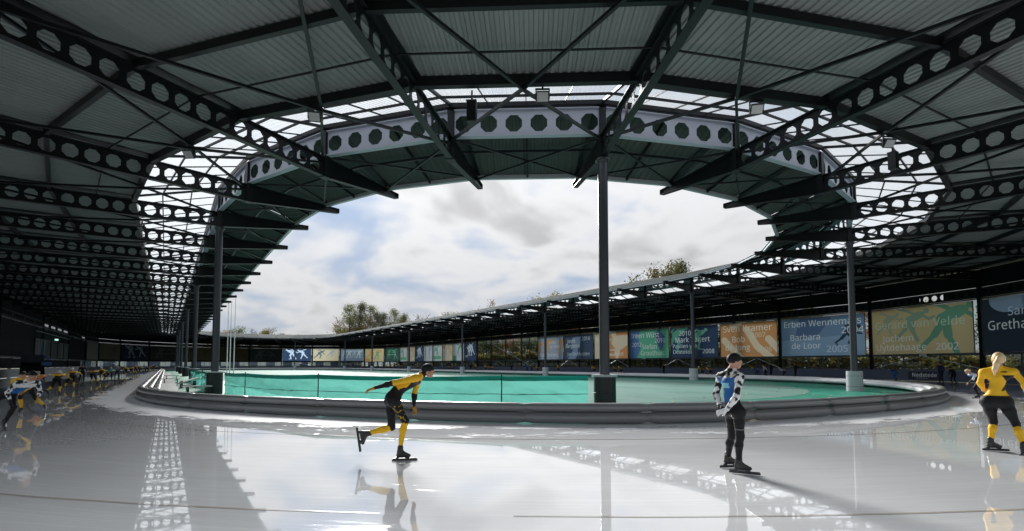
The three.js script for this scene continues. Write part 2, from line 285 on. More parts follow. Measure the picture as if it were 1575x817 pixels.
    for (const k of [i, i + 1]) if (k === i) bars.push(bar(P(k, RC + 0.2, skyH(RC + 0.2) - 0.06), P(k, RS, skyH(RS) - 0.06), 0.1, 0.1));
    part('glazing_bars', bars, M.steel, roof);
    // bracing in plan
    const yb = HG1 - 0.22, Mm = lerpR(i, i + 1, RS, yb), A = P(i, RC + 0.15, HG1 - 0.12), B = P(i + 1, RC + 0.15, HG1 - 0.12), C = P(i, 32.3, yb - 0.05), D = P(i + 1, 32.3, yb - 0.05), E = lerpR(i, i + 1, 38.7, yb - 0.1);
    part('brace', [bar(A, Mm, 0.09, 0.09), bar(Mm, D, 0.09, 0.09)], M.steel, roof); part('brace', [bar(B, Mm, 0.09, 0.09).translate(0, -0.1, 0), bar(Mm, C, 0.09, 0.09).translate(0, -0.1, 0)], M.steel, roof);
    part('outer_brace', [bar(C, E, 0.08, 0.08), bar(D, E, 0.08, 0.08)], M.steel, roof);
    const c0 = P(i, RC - 0.15, HG1 + 0.12), c1 = P(i + 1, RC - 0.15, HG1 + 0.12), t0 = P(i, RI + 0.1, 10.2), t1 = P(i + 1, RI + 0.1, 10.2);
    part('canopy_brace', bar(c0, t1, 0.07, 0.07), M.steel, roof); part('canopy_brace', bar(c1, t0, 0.07, 0.07).translate(0, -0.075, 0), M.steel, roof);
    part('canopy_rafter', [bar(lerpR(i, i + 1, RC - 0.2, HB1 + 0.12), lerpR(i, i + 1, RI, 10.27), 0.07, 0.12)], M.steel, roof);
  }
}
// columns under every fourth girder
{
  const shaft = (h0) => merge([new THREE.CylinderGeometry(0.185, 0.185, HG0 - 0.05 - h0, 20).translate(0, (HG0 - 0.05 + h0) / 2, 0)]);
  const capital = merge([new THREE.CylinderGeometry(0.28, 0.28, 0.05, 20).translate(0, HG0 - 0.13, 0), new THREE.CylinderGeometry(0.23, 0.2, 0.1, 20).translate(0, HG0 - 0.2, 0)]);
  const words = {
    0: 'dark roof column in the middle, black padded base at the right end of the green net', '-4': 'dark roof column at the left end of the green net, nearest of the left row',
    4: 'roof column on the right with a grey wrapped base standing on the green floor', 8: 'slim roof column with grey wrapped base in front of the navy and green banner',
    12: 'roof column in front of the banner to the right of the wide windows', 16: 'roof column in front of the navy banner with white figures by the windows', 20: 'roof column left of the skater in front of the pale banners',
    24: 'far roof column in front of the tan and green banners', 28: 'far roof column at the start of the far bend, beside the blue grey banner', 32: 'far bend roof column in front of the navy banner with two white skaters',
    36: 'far bend roof column just left of the three flagpoles', 40: 'most distant dark column of the left row', 44: 'fifth dark roof column of the left row counted from the net', 48: 'fourth dark roof column of the left row counted from the net',
    52: 'third dark roof column of the left row counted from the net', 56: 'second dark roof column of the left row, behind the one at the net',
  };
  const shaftGeo = shaft(1.2);
  for (let i = -4; i < 60; i += 4) {
    const dark = i === 0 || i === -4 || i >= 44, p = P(i, RC);
    const c = thing('roof_column', words[i], 'column', [p.x, 0, p.z], 0, 'columns carrying the ring roof');
    part('shaft', shaftGeo, M.column, c); part('capital', capital, M.column, c);
    const wrapG = dark ? new THREE.CylinderGeometry(0.4, 0.41, 1.2, 28).translate(0, 0.6, 0) : new THREE.CylinderGeometry(0.44, 0.45, 1.24, 28).translate(0, 0.62, 0);
    const w = part('padded_base', wrapG, dark ? M.blackWrap : M.greyWrap, c);
    if (dark) part('base_cap', merge([new THREE.CylinderGeometry(0.47, 0.47, 0.08, 28).translate(0, 1.24, 0)]), M.greyWrap, c);
    else part('strap', merge([new THREE.CylinderGeometry(0.455, 0.455, 0.03, 28, 1, true).translate(0, 0.3, 0), new THREE.CylinderGeometry(0.455, 0.455, 0.03, 28, 1, true).translate(0, 0.95, 0)]), M.concrete, c);
    if (dark) part('seam', new THREE.TorusGeometry(0.405, 0.012, 6, 28).rotateX(Math.PI / 2).translate(0, 0.62, 0), M.black, c);
  }
}
// ------------------------------------------------------------------ outer wall with boards, windows, edge beam
const RW = 40.4;
const wall = thing('rink_wall', 'dark outer wall of the rink with padded boards, low window band and perforated beam', 'wall');
{
  const edgeGeo = {};
  const edgeFor = (L) => edgeGeo[L.toFixed(1)] ??= (() => {
    const w = L - 0.02, s = new THREE.Shape([new THREE.Vector2(-w / 2, 7.62), new THREE.Vector2(w / 2, 7.62), new THREE.Vector2(w / 2, 8.45), new THREE.Vector2(-w / 2, 8.45)]);
    for (let x = -w / 2 + 0.5; x < w / 2 - 0.3; x += 0.78) s.holes.push(circleHole(x, 8.03, 0.27, 10));
    return merge([new THREE.ExtrudeGeometry(s, { depth: 0.03, bevelEnabled: false }).translate(0, 0, -0.015), box(w, 0.03, 0.22, 0, 7.6, 0), box(w, 0.03, 0.22, 0, 8.47, 0)]);
  })();
  const glazedBay = (i) => i >= 16 && i < 20;
  for (let i = 4; i < 60; i++) {
    const b = bay(i, RW), L = b.L, left = i >= 40;
    const [c, s] = dirAt(i), pm = new THREE.Matrix4().makeBasis(V3(c, 0, s), V3(0, 1, 0), V3(c, 0, s).cross(V3(0, 1, 0))); pm.setPosition(P(i, RW + (!inBend(i) && i % 4 ? 0.16 : 0)));
    part('wall_post', merge([box(0.26, 9.3, 0.3, 0, 4.65, 0)]), M.wall, wall, pm);
    // boards: two padded lengths a bay
    const n = inBend(i) ? 4 : 2;
    for (let k = 0; k < n; k++) {
      const w = L / n, pg = merge([box(w - 0.02, 1.0, 0.16, -L / 2 + (k + 0.5) * w, 0.54, 0.34), box(w - 0.03, 0.07, 0.2, -L / 2 + (k + 0.5) * w, 1.075, 0.33)]);
      part('board_pad', pg, left && i < 58 ? M.boardGrey : M.padNavy, wall, b.m);
    }
    part('sill_rail', merge([box(L - 0.3, 0.24, 0.14, 0, 2.6, 0), box(L - 0.3, 0.1, 0.12, 0, 1.2, 0)]), M.rail, wall, b.m);
    part('head_rail', merge([box(L - 0.3, 0.12, 0.14, 0, 7.5, 0)]), M.rail, wall, b.m);
    part('edge_beam', edgeFor(L), M.steel, wall, b.m);
    if (!left && i !== 6) part('cladding', box(L - 0.02, 0.82, 0.04, 0, 8.03, -0.1), M.wall, wall, b.m); else if (i === 6) part('cladding', merge([box(L * 0.5, 0.82, 0.04, -L * 0.25, 8.03, -0.1), box(L * 0.3, 0.82, 0.04, L * 0.36, 8.03, -0.1)]), M.wall, wall, b.m);
    if (left && i >= 41 && (i < 44 || i > 47)) part('cladding', box(L - 0.02, 1.6, 0.05, 0, 8.4, -0.1), M.wall, wall, b.m);
    if (!(left && i >= 41)) {
      const m = inBend(i) ? 6 : 4, mull = []; for (let k = 1; k < m; k++) mull.push(box(k % 2 ? 0.07 : 0.13, 1.24, 0.08, -L / 2 + k * L / m, 1.86, 0));
      part('mullions', mull, M.rail, wall, b.m);
      part('window_pane', box(L - 0.3, 1.22, 0.012, 0, 1.86, -0.06), M.glass, wall, b.m);
      if (i % 2 === 0) part('wall_brace', [rod(V3(-L / 2 + 0.4, 1.3, -0.16), V3(0, 2.5, -0.16), 0.035), rod(V3(L / 2 - 0.4, 1.3, -0.16), V3(0, 2.5, -0.16), 0.035)], M.steelLit, wall, b.m);
    } else part('cladding', box(L - 0.3, 1.22, 0.06, 0, 1.86, -0.05), M.wall, wall, b.m);
    if (glazedBay(i)) {
      for (let k = 0; k < 2; k++) part('tall_pane', box(L / 2 - 0.12, 4.66, 0.012, (k - 0.5) * L / 2, 5.07, -0.03), M.glass, wall, b.m);
      part('tall_mullion', merge([box(0.12, 4.7, 0.12, 0, 5.07, 0.01), box(0.1, 4.7, 0.12, -L / 2 + 0.2, 5.07, 0.01)]), M.rail, wall, b.m);
    } else if (left || i >= 33) part('cladding', box(L - 0.28, 4.7, 0.05, 0, 5.07, -0.05), M.wall, wall, b.m);
    else part('facade_pane', box(L - 0.28, 4.7, 0.012, 0, 5.07, -0.05), M.glass, wall, b.m);
  }
  // a long diagonal in the glazed bay
  part('wall_brace', [rod(P(16.4, RW - 0.1, 1.3), P(19.2, RW - 0.1, 7.3), 0.05)], M.steelLit, wall);
  // "Nedstede" on the boards of the bend
  const cv = document.createElement('canvas'); cv.width = 1024; cv.height = 256; const c = cv.getContext('2d'); c.fillStyle = '#1d2432'; c.fillRect(0, 0, 1024, 256); c.fillStyle = '#dfe6ee'; c.font = 'bold 170px sans-serif'; c.textAlign = 'center'; c.fillText('Nedstede', 512, 170); c.fillRect(240, 205, 380, 7); c.fillStyle = '#9aa6b5'; c.fillRect(300, 219, 330, 6);
  const t = new THREE.CanvasTexture(cv); t.colorSpace = THREE.SRGBColorSpace;
  const bb = bay(6, RW); const sg = box(3.1, 0.78, 0.02, 0.55, 0.58, 0.435), pm = mat(1, 1, 1, 0.5, 0, { map: t });
  const s = new THREE.Mesh(sg, [M.padNavy, M.padNavy, M.padNavy, M.padNavy, pm, M.padNavy]); s.name = numbered('advertising_board'); s.applyMatrix4(bb.m); s.castShadow = s.receiveShadow = true; scene.add(s);
  tag(s, 'navy advertising board with a white company name on the right hand boards', 'sign');
}
// ------------------------------------------------------------------ banners
{
  // a bent skater drawn as flat print; x, y of the hip, size s, facing f (1 right)
  function fig(c, x, y, s, col, f = 1, k = 0) {
    c.save(); c.translate(x, y); c.scale(s * f, s); c.strokeStyle = c.fillStyle = col; c.lineCap = c.lineJoin = 'round';
    const ln = (w, ...p) => { c.lineWidth = w; c.beginPath(); c.moveTo(p[0], p[1]); for (let i = 2; i < p.length; i += 2) c.lineTo(p[i], p[i + 1]); c.stroke(); };
    c.beginPath(); c.ellipse(18, -12, 32, 15, -0.35, 0, 7); c.fill(); c.beginPath(); c.arc(54, -30, 10, 0, 7); c.fill(); c.beginPath(); c.ellipse(-4, 0, 17, 15, 0.2, 0, 7); c.fill();
    if (k === 0) { ln(19, -6, 4, 20, 28); ln(13, 20, 28, 2, 62); ln(8, 2, 62, 20, 66); ln(18, -8, 4, -34, 34); ln(11, -34, 34, -66, 58); ln(7, -66, 58, -58, 72); ln(9, 36, -22, 2, -42, -22, -32); ln(9, 40, -20, 48, 8, 66, 12); }
    if (k === 1) { ln(20, 0, 4, 14, 36); ln(13, 14, 36, 6, 74); ln(8, 6, 74, 26, 78); ln(18, -8, 6, -28, 42); ln(12, -28, 42, -46, 76); ln(7, -46, 76, -30, 80); ln(10, 30, -20, -4, -34, -26, -12); }
    if (k === 2) { ln(20, 0, 4, 4, 40); ln(13, 4, 40, 20, 80); ln(18, -4, 4, -26, 38); ln(12, -26, 38, -58, 70); ln(10, 30, -22, 62, 2, 80, -6); ln(10, 20, -16, -14, -36, -40, -44); }
    c.restore();
  }
  const T = (c, s, x, y, size, col) => { c.font = size + 'px sans-serif'; c.fillStyle = col; c.fillText(s, x, y); };
  const PALE = 'rgba(222,230,238,0.92)';
  const art = {
    far_right: (c) => { c.fillStyle = '#232b36'; c.fillRect(0, 0, 512, 256); c.fillStyle = '#6d7f9c'; c.beginPath(); c.ellipse(130, 10, 92, 62, 0, 0, 7); c.ellipse(330, -10, 130, 90, 0, 0, 7); c.fill(); c.fillStyle = '#54637d'; c.beginPath(); c.ellipse(250, 20, 60, 70, 0.3, 0, 7); c.fill(); T(c, 'Sar', 122, 88, 56, '#a9b9d2'); T(c, 'Gretha', 24, 150, 60, PALE); },
    tan: (c) => { c.fillStyle = '#b39c72'; c.fillRect(0, 0, 512, 256); fig(c, 92, 60, 1.05, '#8a8f78', 1, 2); fig(c, 222, 66, 1.45, '#748776', 1, 2); fig(c, 392, 74, 2.15, '#55806a', 1, 2); T(c, 'Gerard van Velde', 16, 108, 60, 'rgba(176,196,182,0.85)'); T(c, 'Jochem', 60, 184, 52, '#cfd2cd'); T(c, 'Uytdehaage', 18, 236, 52, '#d4d6d0'); T(c, '2002', 338, 238, 50, '#cfd4d0'); },
    blue: (c) => { c.fillStyle = '#5c7392'; c.fillRect(0, 0, 512, 256); c.fillStyle = '#6f88a8'; c.beginPath(); c.moveTo(0, 256); c.lineTo(0, 150); c.lineTo(512, 120); c.lineTo(512, 256); c.fill(); c.fillStyle = '#46597a'; c.beginPath(); c.moveTo(120, 0); c.lineTo(330, 0); c.lineTo(250, 110); c.lineTo(90, 150); c.fill(); fig(c, 420, 110, 1.1, '#273246', 1, 0); T(c, 'Erben Wennemars', 14, 58, 58, PALE); T(c, '2004', 380, 116, 58, PALE); T(c, 'Barbara', 56, 150, 56, PALE); T(c, 'de Loor', 66, 208, 56, PALE); T(c, '2005', 290, 234, 58, '#b9c9de'); },
    orange: (c) => { c.fillStyle = '#b67a50'; c.fillRect(0, 0, 512, 300); c.strokeStyle = c.fillStyle = '#d3b59a'; c.lineCap = 'round'; c.lineWidth = 60; for (const p of [[40, 150, 210, 330], [250, 60, 340, 210, 480, 330], [440, 150, 540, 260], [120, 10, 180, 0]]) { c.beginPath(); c.moveTo(p[0], p[1]); for (let i = 2; i < p.length; i += 2) c.lineTo(p[i], p[i + 1]); c.stroke(); } T(c, 'Sven Kramer', 26, 76, 78, '#e6d8c6'); T(c, '2007', 290, 132, 58, '#d8cbb8'); T(c, 'Bob', 108, 170, 72, '#e9e2d8'); T(c, 'de Jong', 46, 242, 70, '#e4ddd2'); T(c, '2006', 340, 258, 58, '#d6c6b2'); },
    navygreen: (c) => { c.fillStyle = '#2b3850'; c.fillRect(0, 0, 512, 300); fig(c, 60, 70, 2.2, '#4d8474', 1, 1); fig(c, 300, 90, 1.7, '#57917c', 1, 1); T(c, '2010', 92, 84, 64, PALE); T(c, 'Mark Tuitert', 46, 150, 70, PALE); T(c, 'Paulien van', 18, 206, 54, '#c6d6dc'); T(c, 'Deutekom', 22, 262, 54, '#c6d6dc'); T(c, '2008', 352, 262, 58, PALE); },
    green: (c) => { c.fillStyle = '#46608c'; c.fillRect(0, 0, 512, 300); c.fillStyle = '#4f9479'; c.beginPath(); c.moveTo(150, 0); c.lineTo(512, 0); c.lineTo(512, 300); c.lineTo(100, 300); c.lineTo(150, 190); c.lineTo(120, 90); c.fill(); c.fillStyle = '#3a4c6c'; c.beginPath(); c.moveTo(400, 0); c.lineTo(470, 90); c.lineTo(420, 250); c.lineTo(360, 130); c.lineTo(330, 60); c.fill(); c.fillStyle = '#5fb094'; c.beginPath(); c.moveTo(430, 300); c.lineTo(480, 180); c.lineTo(512, 220); c.lineTo(512, 300); c.fill(); T(c, 'Ireen Wüst', 22, 82, 76, PALE); T(c, '2010', 336, 140, 62, PALE); T(c, '2012', 30, 176, 62, PALE); T(c, 'Stefan', 170, 206, 70, PALE); T(c, 'Groothuis', 148, 272, 70, '#c3e2d6'); },
    cream: (c) => { c.fillStyle = '#d8bea4'; c.fillRect(0, 0, 512, 300); c.fillStyle = '#c47e52'; c.fillRect(340, 0, 172, 40); c.beginPath(); c.moveTo(250, 0); c.lineTo(290, 60); c.lineTo(270, 130); c.lineTo(330, 190); c.lineTo(240, 200); c.lineTo(220, 110); c.fill(); c.beginPath(); c.moveTo(512, 150); c.lineTo(512, 300); c.lineTo(370, 300); c.lineTo(400, 210); c.fill(); c.fillRect(200, 210, 120, 40); c.fillRect(180, 270, 150, 30); T(c, 'Marianne', 20, 100, 58, '#ece0d2'); T(c, 'van Veen', 180, 270, 66, '#efe6da'); },
    jorrit: (c) => { c.fillStyle = '#3a465c'; c.fillRect(0, 0, 512, 300); c.fillStyle = '#6a7c9a'; c.beginPath(); c.moveTo(160, 30); c.lineTo(300, 20); c.lineTo(290, 110); c.lineTo(250, 160); c.lineTo(240, 250); c.lineTo(200, 300); c.lineTo(60, 300); c.lineTo(170, 180); c.lineTo(120, 90); c.fill(); T(c, '2014', 316, 74, 66, '#c8d2dc'); T(c, 'Jorrit', 56, 96, 66, '#d3dae2'); T(c, 'Bergsma', 24, 158, 66, '#d3dae2'); T(c, 'Jan Blokhuijsen', 58, 256, 58, '#bccbe0'); },
    koen: (c) => { c.fillStyle = '#8b99b3'; c.fillRect(0, 0, 512, 300); fig(c, 210, 90, 1.7, '#cc8a5c', 1, 2); fig(c, 470, 90, 1.6, '#cc8a5c', 1, 1); fig(c, 30, 120, 1.5, '#c9895e', 1, 1); T(c, 'Jorien', 220, 96, 60, '#cfd6e2'); T(c, 'ter Mors', 240, 150, 58, '#dde3ea'); T(c, 'Koen Verweij', 40, 262, 64, '#dfe2e6'); },
    navywhite: (c) => { c.fillStyle = '#33405c'; c.fillRect(0, 0, 512, 340); for (const [x, y, s, k] of [[250, 110, 1.7, 1], [330, 90, 1.9, 2], [180, 130, 1.4, 1]]) fig(c, x, y, s, '#c3cfe4', -1, k); c.fillStyle = '#b7c4dc'; c.fillRect(40, 240, 110, 14); c.fillRect(40, 262, 110, 14); },
    greenwhite: (c) => { c.fillStyle = '#bcc7d6'; c.fillRect(0, 0, 512, 300); fig(c, 260, 90, 1.8, '#6b9a80', 1, 2); fig(c, 420, 70, 1.2, '#3c4964', -1, 1); c.fillStyle = '#5d9272'; c.fillRect(0, 210, 160, 90); T(c, '2013', 300, 270, 60, '#eef2f6'); },
    orangegrey: (c) => { c.fillStyle = '#cdb89e'; c.fillRect(0, 0, 512, 300); fig(c, 180, 100, 1.7, '#97a0b2', 1, 1); fig(c, 380, 90, 1.5, '#c08a62', -1, 2); c.fillStyle = '#c77b4c'; c.fillRect(20, 20, 120, 60); T(c, '1998', 340, 270, 60, '#efe8de'); },
    palegreen: (c) => { c.fillStyle = '#c9d0d8'; c.fillRect(0, 0, 512, 300); fig(c, 230, 110, 1.8, '#4f9a72', -1, 2); c.fillStyle = '#5aa07c'; c.fillRect(60, 210, 390, 60); T(c, '2011', 120, 90, 64, '#6d8f9a'); },
    pale: (c) => { c.fillStyle = '#c2c6d0'; c.fillRect(0, 0, 512, 300); fig(c, 330, 100, 1.8, '#7f8fb0', 1, 1); fig(c, 150, 120, 1.5, '#a7b2c8', 1, 1); },
    tangreen: (c) => { c.fillStyle = '#b9a880'; c.fillRect(0, 0, 512, 280); fig(c, 150, 80, 1.4, '#c87e4c', 1, 2); fig(c, 340, 90, 1.5, '#5a8a64', 1, 1); c.fillStyle = '#c88350'; c.fillRect(20, 190, 120, 60); c.fillRect(360, 30, 100, 40); },
    darkgreen: (c) => { c.fillStyle = '#35504a'; c.fillRect(0, 0, 512, 280); fig(c, 150, 80, 1.4, '#4d8a6a', 1, 1); fig(c, 360, 90, 1.5, '#5b957a', -1, 2); c.fillStyle = '#7fae98'; c.fillRect(90, 120, 300, 12); },
    bluegrey: (c) => { c.fillStyle = '#6a7a90'; c.fillRect(0, 0, 512, 240); for (let k = 0; k < 4; k++) fig(c, 90 + k * 110, 70, 1.3, k % 2 ? '#aab4c4' : '#93a0b4', 1, 1); },
    tandark: (c) => { c.fillStyle = '#a89a80'; c.fillRect(0, 0, 512, 240); fig(c, 130, 80, 1.6, '#4c5560', 1, 0); fig(c, 360, 70, 1.3, '#7b828e', 1, 0); },
    navytwo: (c) => { c.fillStyle = '#26324a'; c.fillRect(0, 0, 512, 240); fig(c, 160, 70, 1.7, '#9fb0d2', -1, 1); fig(c, 360, 70, 1.5, '#9fb0d2', -1, 2); },
    khaki: (c) => { c.fillStyle = '#564f36'; c.fillRect(0, 0, 512, 240); fig(c, 180, 80, 1.4, '#4a5644', 1, 1); fig(c, 360, 80, 1.3, '#6a5030', 1, 2); T(c, '1972', 330, 220, 54, '#7a5a30'); },
    slate: (c) => { c.fillStyle = '#3c4440'; c.fillRect(0, 0, 512, 240); fig(c, 160, 80, 1.4, '#59605c', 1, 1); fig(c, 360, 80, 1.4, '#4c5450', -1, 2); c.fillStyle = '#66706a'; c.fillRect(80, 120, 340, 10); },
    olive: (c) => { c.fillStyle = '#6a6248'; c.fillRect(0, 0, 512, 240); fig(c, 150, 80, 1.5, '#7d6a40', 1, 1); fig(c, 350, 80, 1.4, '#57543c', 1, 0); },
  };
  const cache = {};
  function print(name, h) { return cache[name] ??= (() => { const cv = document.createElement('canvas'); cv.width = 1024; cv.height = h * 2; const c = cv.getContext('2d'); c.scale(2, 2); art[name](c); const im = c.getImageData(0, 0, 1024, h * 2), D = im.data; for (let i = 0; i < D.length; i++) if (i % 4 < 3) D[i] = 255 * (1 - Math.pow(1 - D[i] / 255, 1.45)); c.putImageData(im, 0, 0); const t = new THREE.CanvasTexture(cv); t.colorSpace = THREE.SRGBColorSpace; return mat(1, 1, 1, 0.95, 0, { map: t, transmission: 0.75, thickness: 0, ior: 1.2 }); })(); }
  function banner(name, label, m, w, x = 0, h = 256) {
    const o = thing('banner', label, 'banner'); const c = V3(x, 5.02, 0.24).applyMatrix4(m); o.applyMatrix4(m); o.position.set(c.x, 0, c.z);
    const pr = print(name, h), sheet = new THREE.Mesh(new THREE.PlaneGeometry(w - 0.16, 4.6).translate(0, 5.02, 0), pr); sheet.name = 'printed_sheet'; sheet.castShadow = sheet.receiveShadow = true; o.add(sheet);
    part('frame', [box(0.05, 4.7, 0.08, -w / 2 + 0.05, 5.02, 0), box(0.05, 4.7, 0.08, w / 2 - 0.05, 5.02, 0), box(w - 0.1, 0.05, 0.08, 0, 7.36, 0), box(w - 0.1, 0.05, 0.08, 0, 2.68, 0)], M.rail, o);
    return o;
  }
  const bendL = bay(4, RW).L - 0.7;
  const inBay = (i, name, label) => banner(name, label, bay(i, RW).m, bendL, 0, 256);
  inBay(5, 'far_right', 'dark navy banner with pale blue shapes at the right edge, behind the blonde skater');
  inBay(6, 'tan', 'tan banner with three green skater figures and white names above the boards');
  inBay(7, 'blue', 'blue grey banner with two names and the years 2004 and 2005');
  inBay(4, 'slate', 'slate grey banner at the far right end of the wall');
  const row = [
    [8, 'orange', 'orange banner with pale leg shapes and the year 2007'], [9, 'navygreen', 'navy banner with green skater figures and the years 2010 and 2008'], [10, 'green', 'green and blue banner with the years 2010 and 2012'],
    [12, 'cream', 'cream and orange banner directly behind the middle column'], [13, 'jorrit', 'dark blue grey banner with the year 2014'], [14, 'koen', 'blue grey banner with orange skater figures right of the tall windows'],
  ];
  const four = 4 * STEP;
  row.forEach(([k, name, label], n) => { const g = n < 3 ? 8 : 12, q = n % 3, w = (four - 0.8) / 3, b = bay(g, RW), m = b.m.clone(); const c = P(g + 4 * (q + 0.5) / 3, RW); m.setPosition(c); banner(name, label, m, w, 0, 300); });
  [['navywhite', 'navy banner crowded with white skater figures, left of the tall windows'], ['greenwhite', 'pale banner with a green corner, second left of the tall windows'], ['orangegrey', 'cream banner with grey and orange figures, third left of the tall windows'], ['palegreen', 'pale banner with green figure, fourth left of the tall windows']].forEach(([name, label], q) => { const w = (four - 0.8) / 4, m = bay(20, RW).m.clone(); m.setPosition(P(20 + q + 0.5, RW)); banner(name, label, m, w, 0, name === 'navywhite' ? 340 : 300); });
  [['pale', 'pale grey banner with blue figures near the far bend'], ['navywhite', 'narrow navy banner near the far bend'], ['orangegrey', 'cream banner beside the narrow navy one near the far bend'], ['palegreen', 'pale and green banner closing the right straight']].forEach(([name, label], q) => { const w = (four - 0.8) / 4, m = bay(24, RW).m.clone(); m.setPosition(P(24 + q + 0.5, RW)); banner(name, label, m, w, 0, name === 'navywhite' ? 340 : 300); });
  const far = [['darkgreen', 'dark green banner at the right end of the far bend'], ['tangreen', 'tan banner with green and orange figures in the far bend'], ['bluegrey', 'blue grey banner with pale stooping figures in the far bend'], ['tandark', 'tan banner with a dark running figure in the far bend'], ['navytwo', 'navy banner with two white skaters in the far bend'], ['slate', 'dark slate banner right of the flagpoles'], ['khaki', 'dark khaki banner behind the flagpoles'], ['olive', 'olive banner left of the flagpoles'], ['slate', 'slate banner behind the left row of columns'], ['navytwo', 'dark banner with two thin figures left of the columns'], ['olive', 'olive banner above the far end of the skater pack'], ['khaki', 'khaki banner at the left end of the far bend']];
  far.forEach(([name, label], k) => inBay(28 + k, name, label));
}
// ------------------------------------------------------------------ foam padding round the infield
{
  const bar_ = thing('padded_barrier', 'grey foam padding rolls stacked round the infield, joined by seams', 'barrier');
  const bulge = (t) => { t = wrapI(t); return t > 8 ? 0 : 1.0 * Math.exp(-Math.pow((120 - 15 * t - 121) / 15, 2)); };
  const R_ = (t) => 25.42 + bulge(t);
  // one length of roll: squarish section, drawn in at both ends where the seam is
  function roll(t0, t1, dR, y, rw, rh, n) {
    const pos = [], idx = [], m = 12;
    const L = P(t0, 25).distanceTo(P(t1, 25));
    for (let i = 0; i <= n; i++) {
      const f = i / n, t = t0 + (t1 - t0) * f, e = Math.min(f, 1 - f) * L, k = 1 - 0.16 * Math.exp(-e / 0.08) - (e < 1e-6 ? 0.06 : 0), sag = 0.006 * fbm(t * 9, dR * 7, y * 5, 3);
      const [c, s] = dirAt(t), b = P(t, R_(t) + dR);
      for (let j = 0; j < m; j++) { const a = j / m * 2 * Math.PI, ca = Math.cos(a), sa = Math.sin(a), q = Math.pow(Math.pow(Math.abs(ca), 2.3) + Math.pow(Math.abs(sa), 2.3), -1 / 2.3) * k + sag * 2; pos.push(b.x + c * ca * rw * q, y + sa * rh * q, b.z + s * ca * rw * q); }
    }
    for (let i = 0; i < n; i++) for (let j = 0; j < m; j++) { const a = i * m + j, b = i * m + (j + 1) % m; idx.push(a, b, a + m, a + m, b, b + m); }
    for (const i of [0, n]) { const c0 = pos.length / 3; let x = 0, yy = 0, z = 0; for (let j = 0; j < m; j++) { x += pos[(i * m + j) * 3] / m; yy += pos[(i * m + j) * 3 + 1] / m; z += pos[(i * m + j) * 3 + 2] / m; } pos.push(x, yy, z); for (let j = 0; j < m; j++) idx.push(c0, i * m + j, i * m + (j + 1) % m); }
    return geom(pos, idx);
  }
  for (let i = -4; i < 60; i++) {
    const near = i < 8, foam = i >= 6 && i < 34 ? M.padLit : M.padGrey, foamBack = i >= 3 && i < 36 ? M.padLit : M.padGrey;  // right side and back rolls take the copy with light painted in
    const parts_ = near ? 2 : 1;
    for (let k = 0; k < parts_; k++) {
      const a = i + k / parts_ + (near ? 0 : 0), b = i + (k + 1) / parts_, n = near ? 14 : inBend(i) ? 10 : 8;
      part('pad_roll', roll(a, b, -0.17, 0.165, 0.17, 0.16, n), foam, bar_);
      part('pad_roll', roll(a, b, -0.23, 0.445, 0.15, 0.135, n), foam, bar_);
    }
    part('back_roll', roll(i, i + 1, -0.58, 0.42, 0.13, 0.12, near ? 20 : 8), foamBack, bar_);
    part('back_roll', roll(i, i + 1, -0.9, 0.3, 0.14, 0.14, near ? 20 : 8), foamBack, bar_);
  }
}
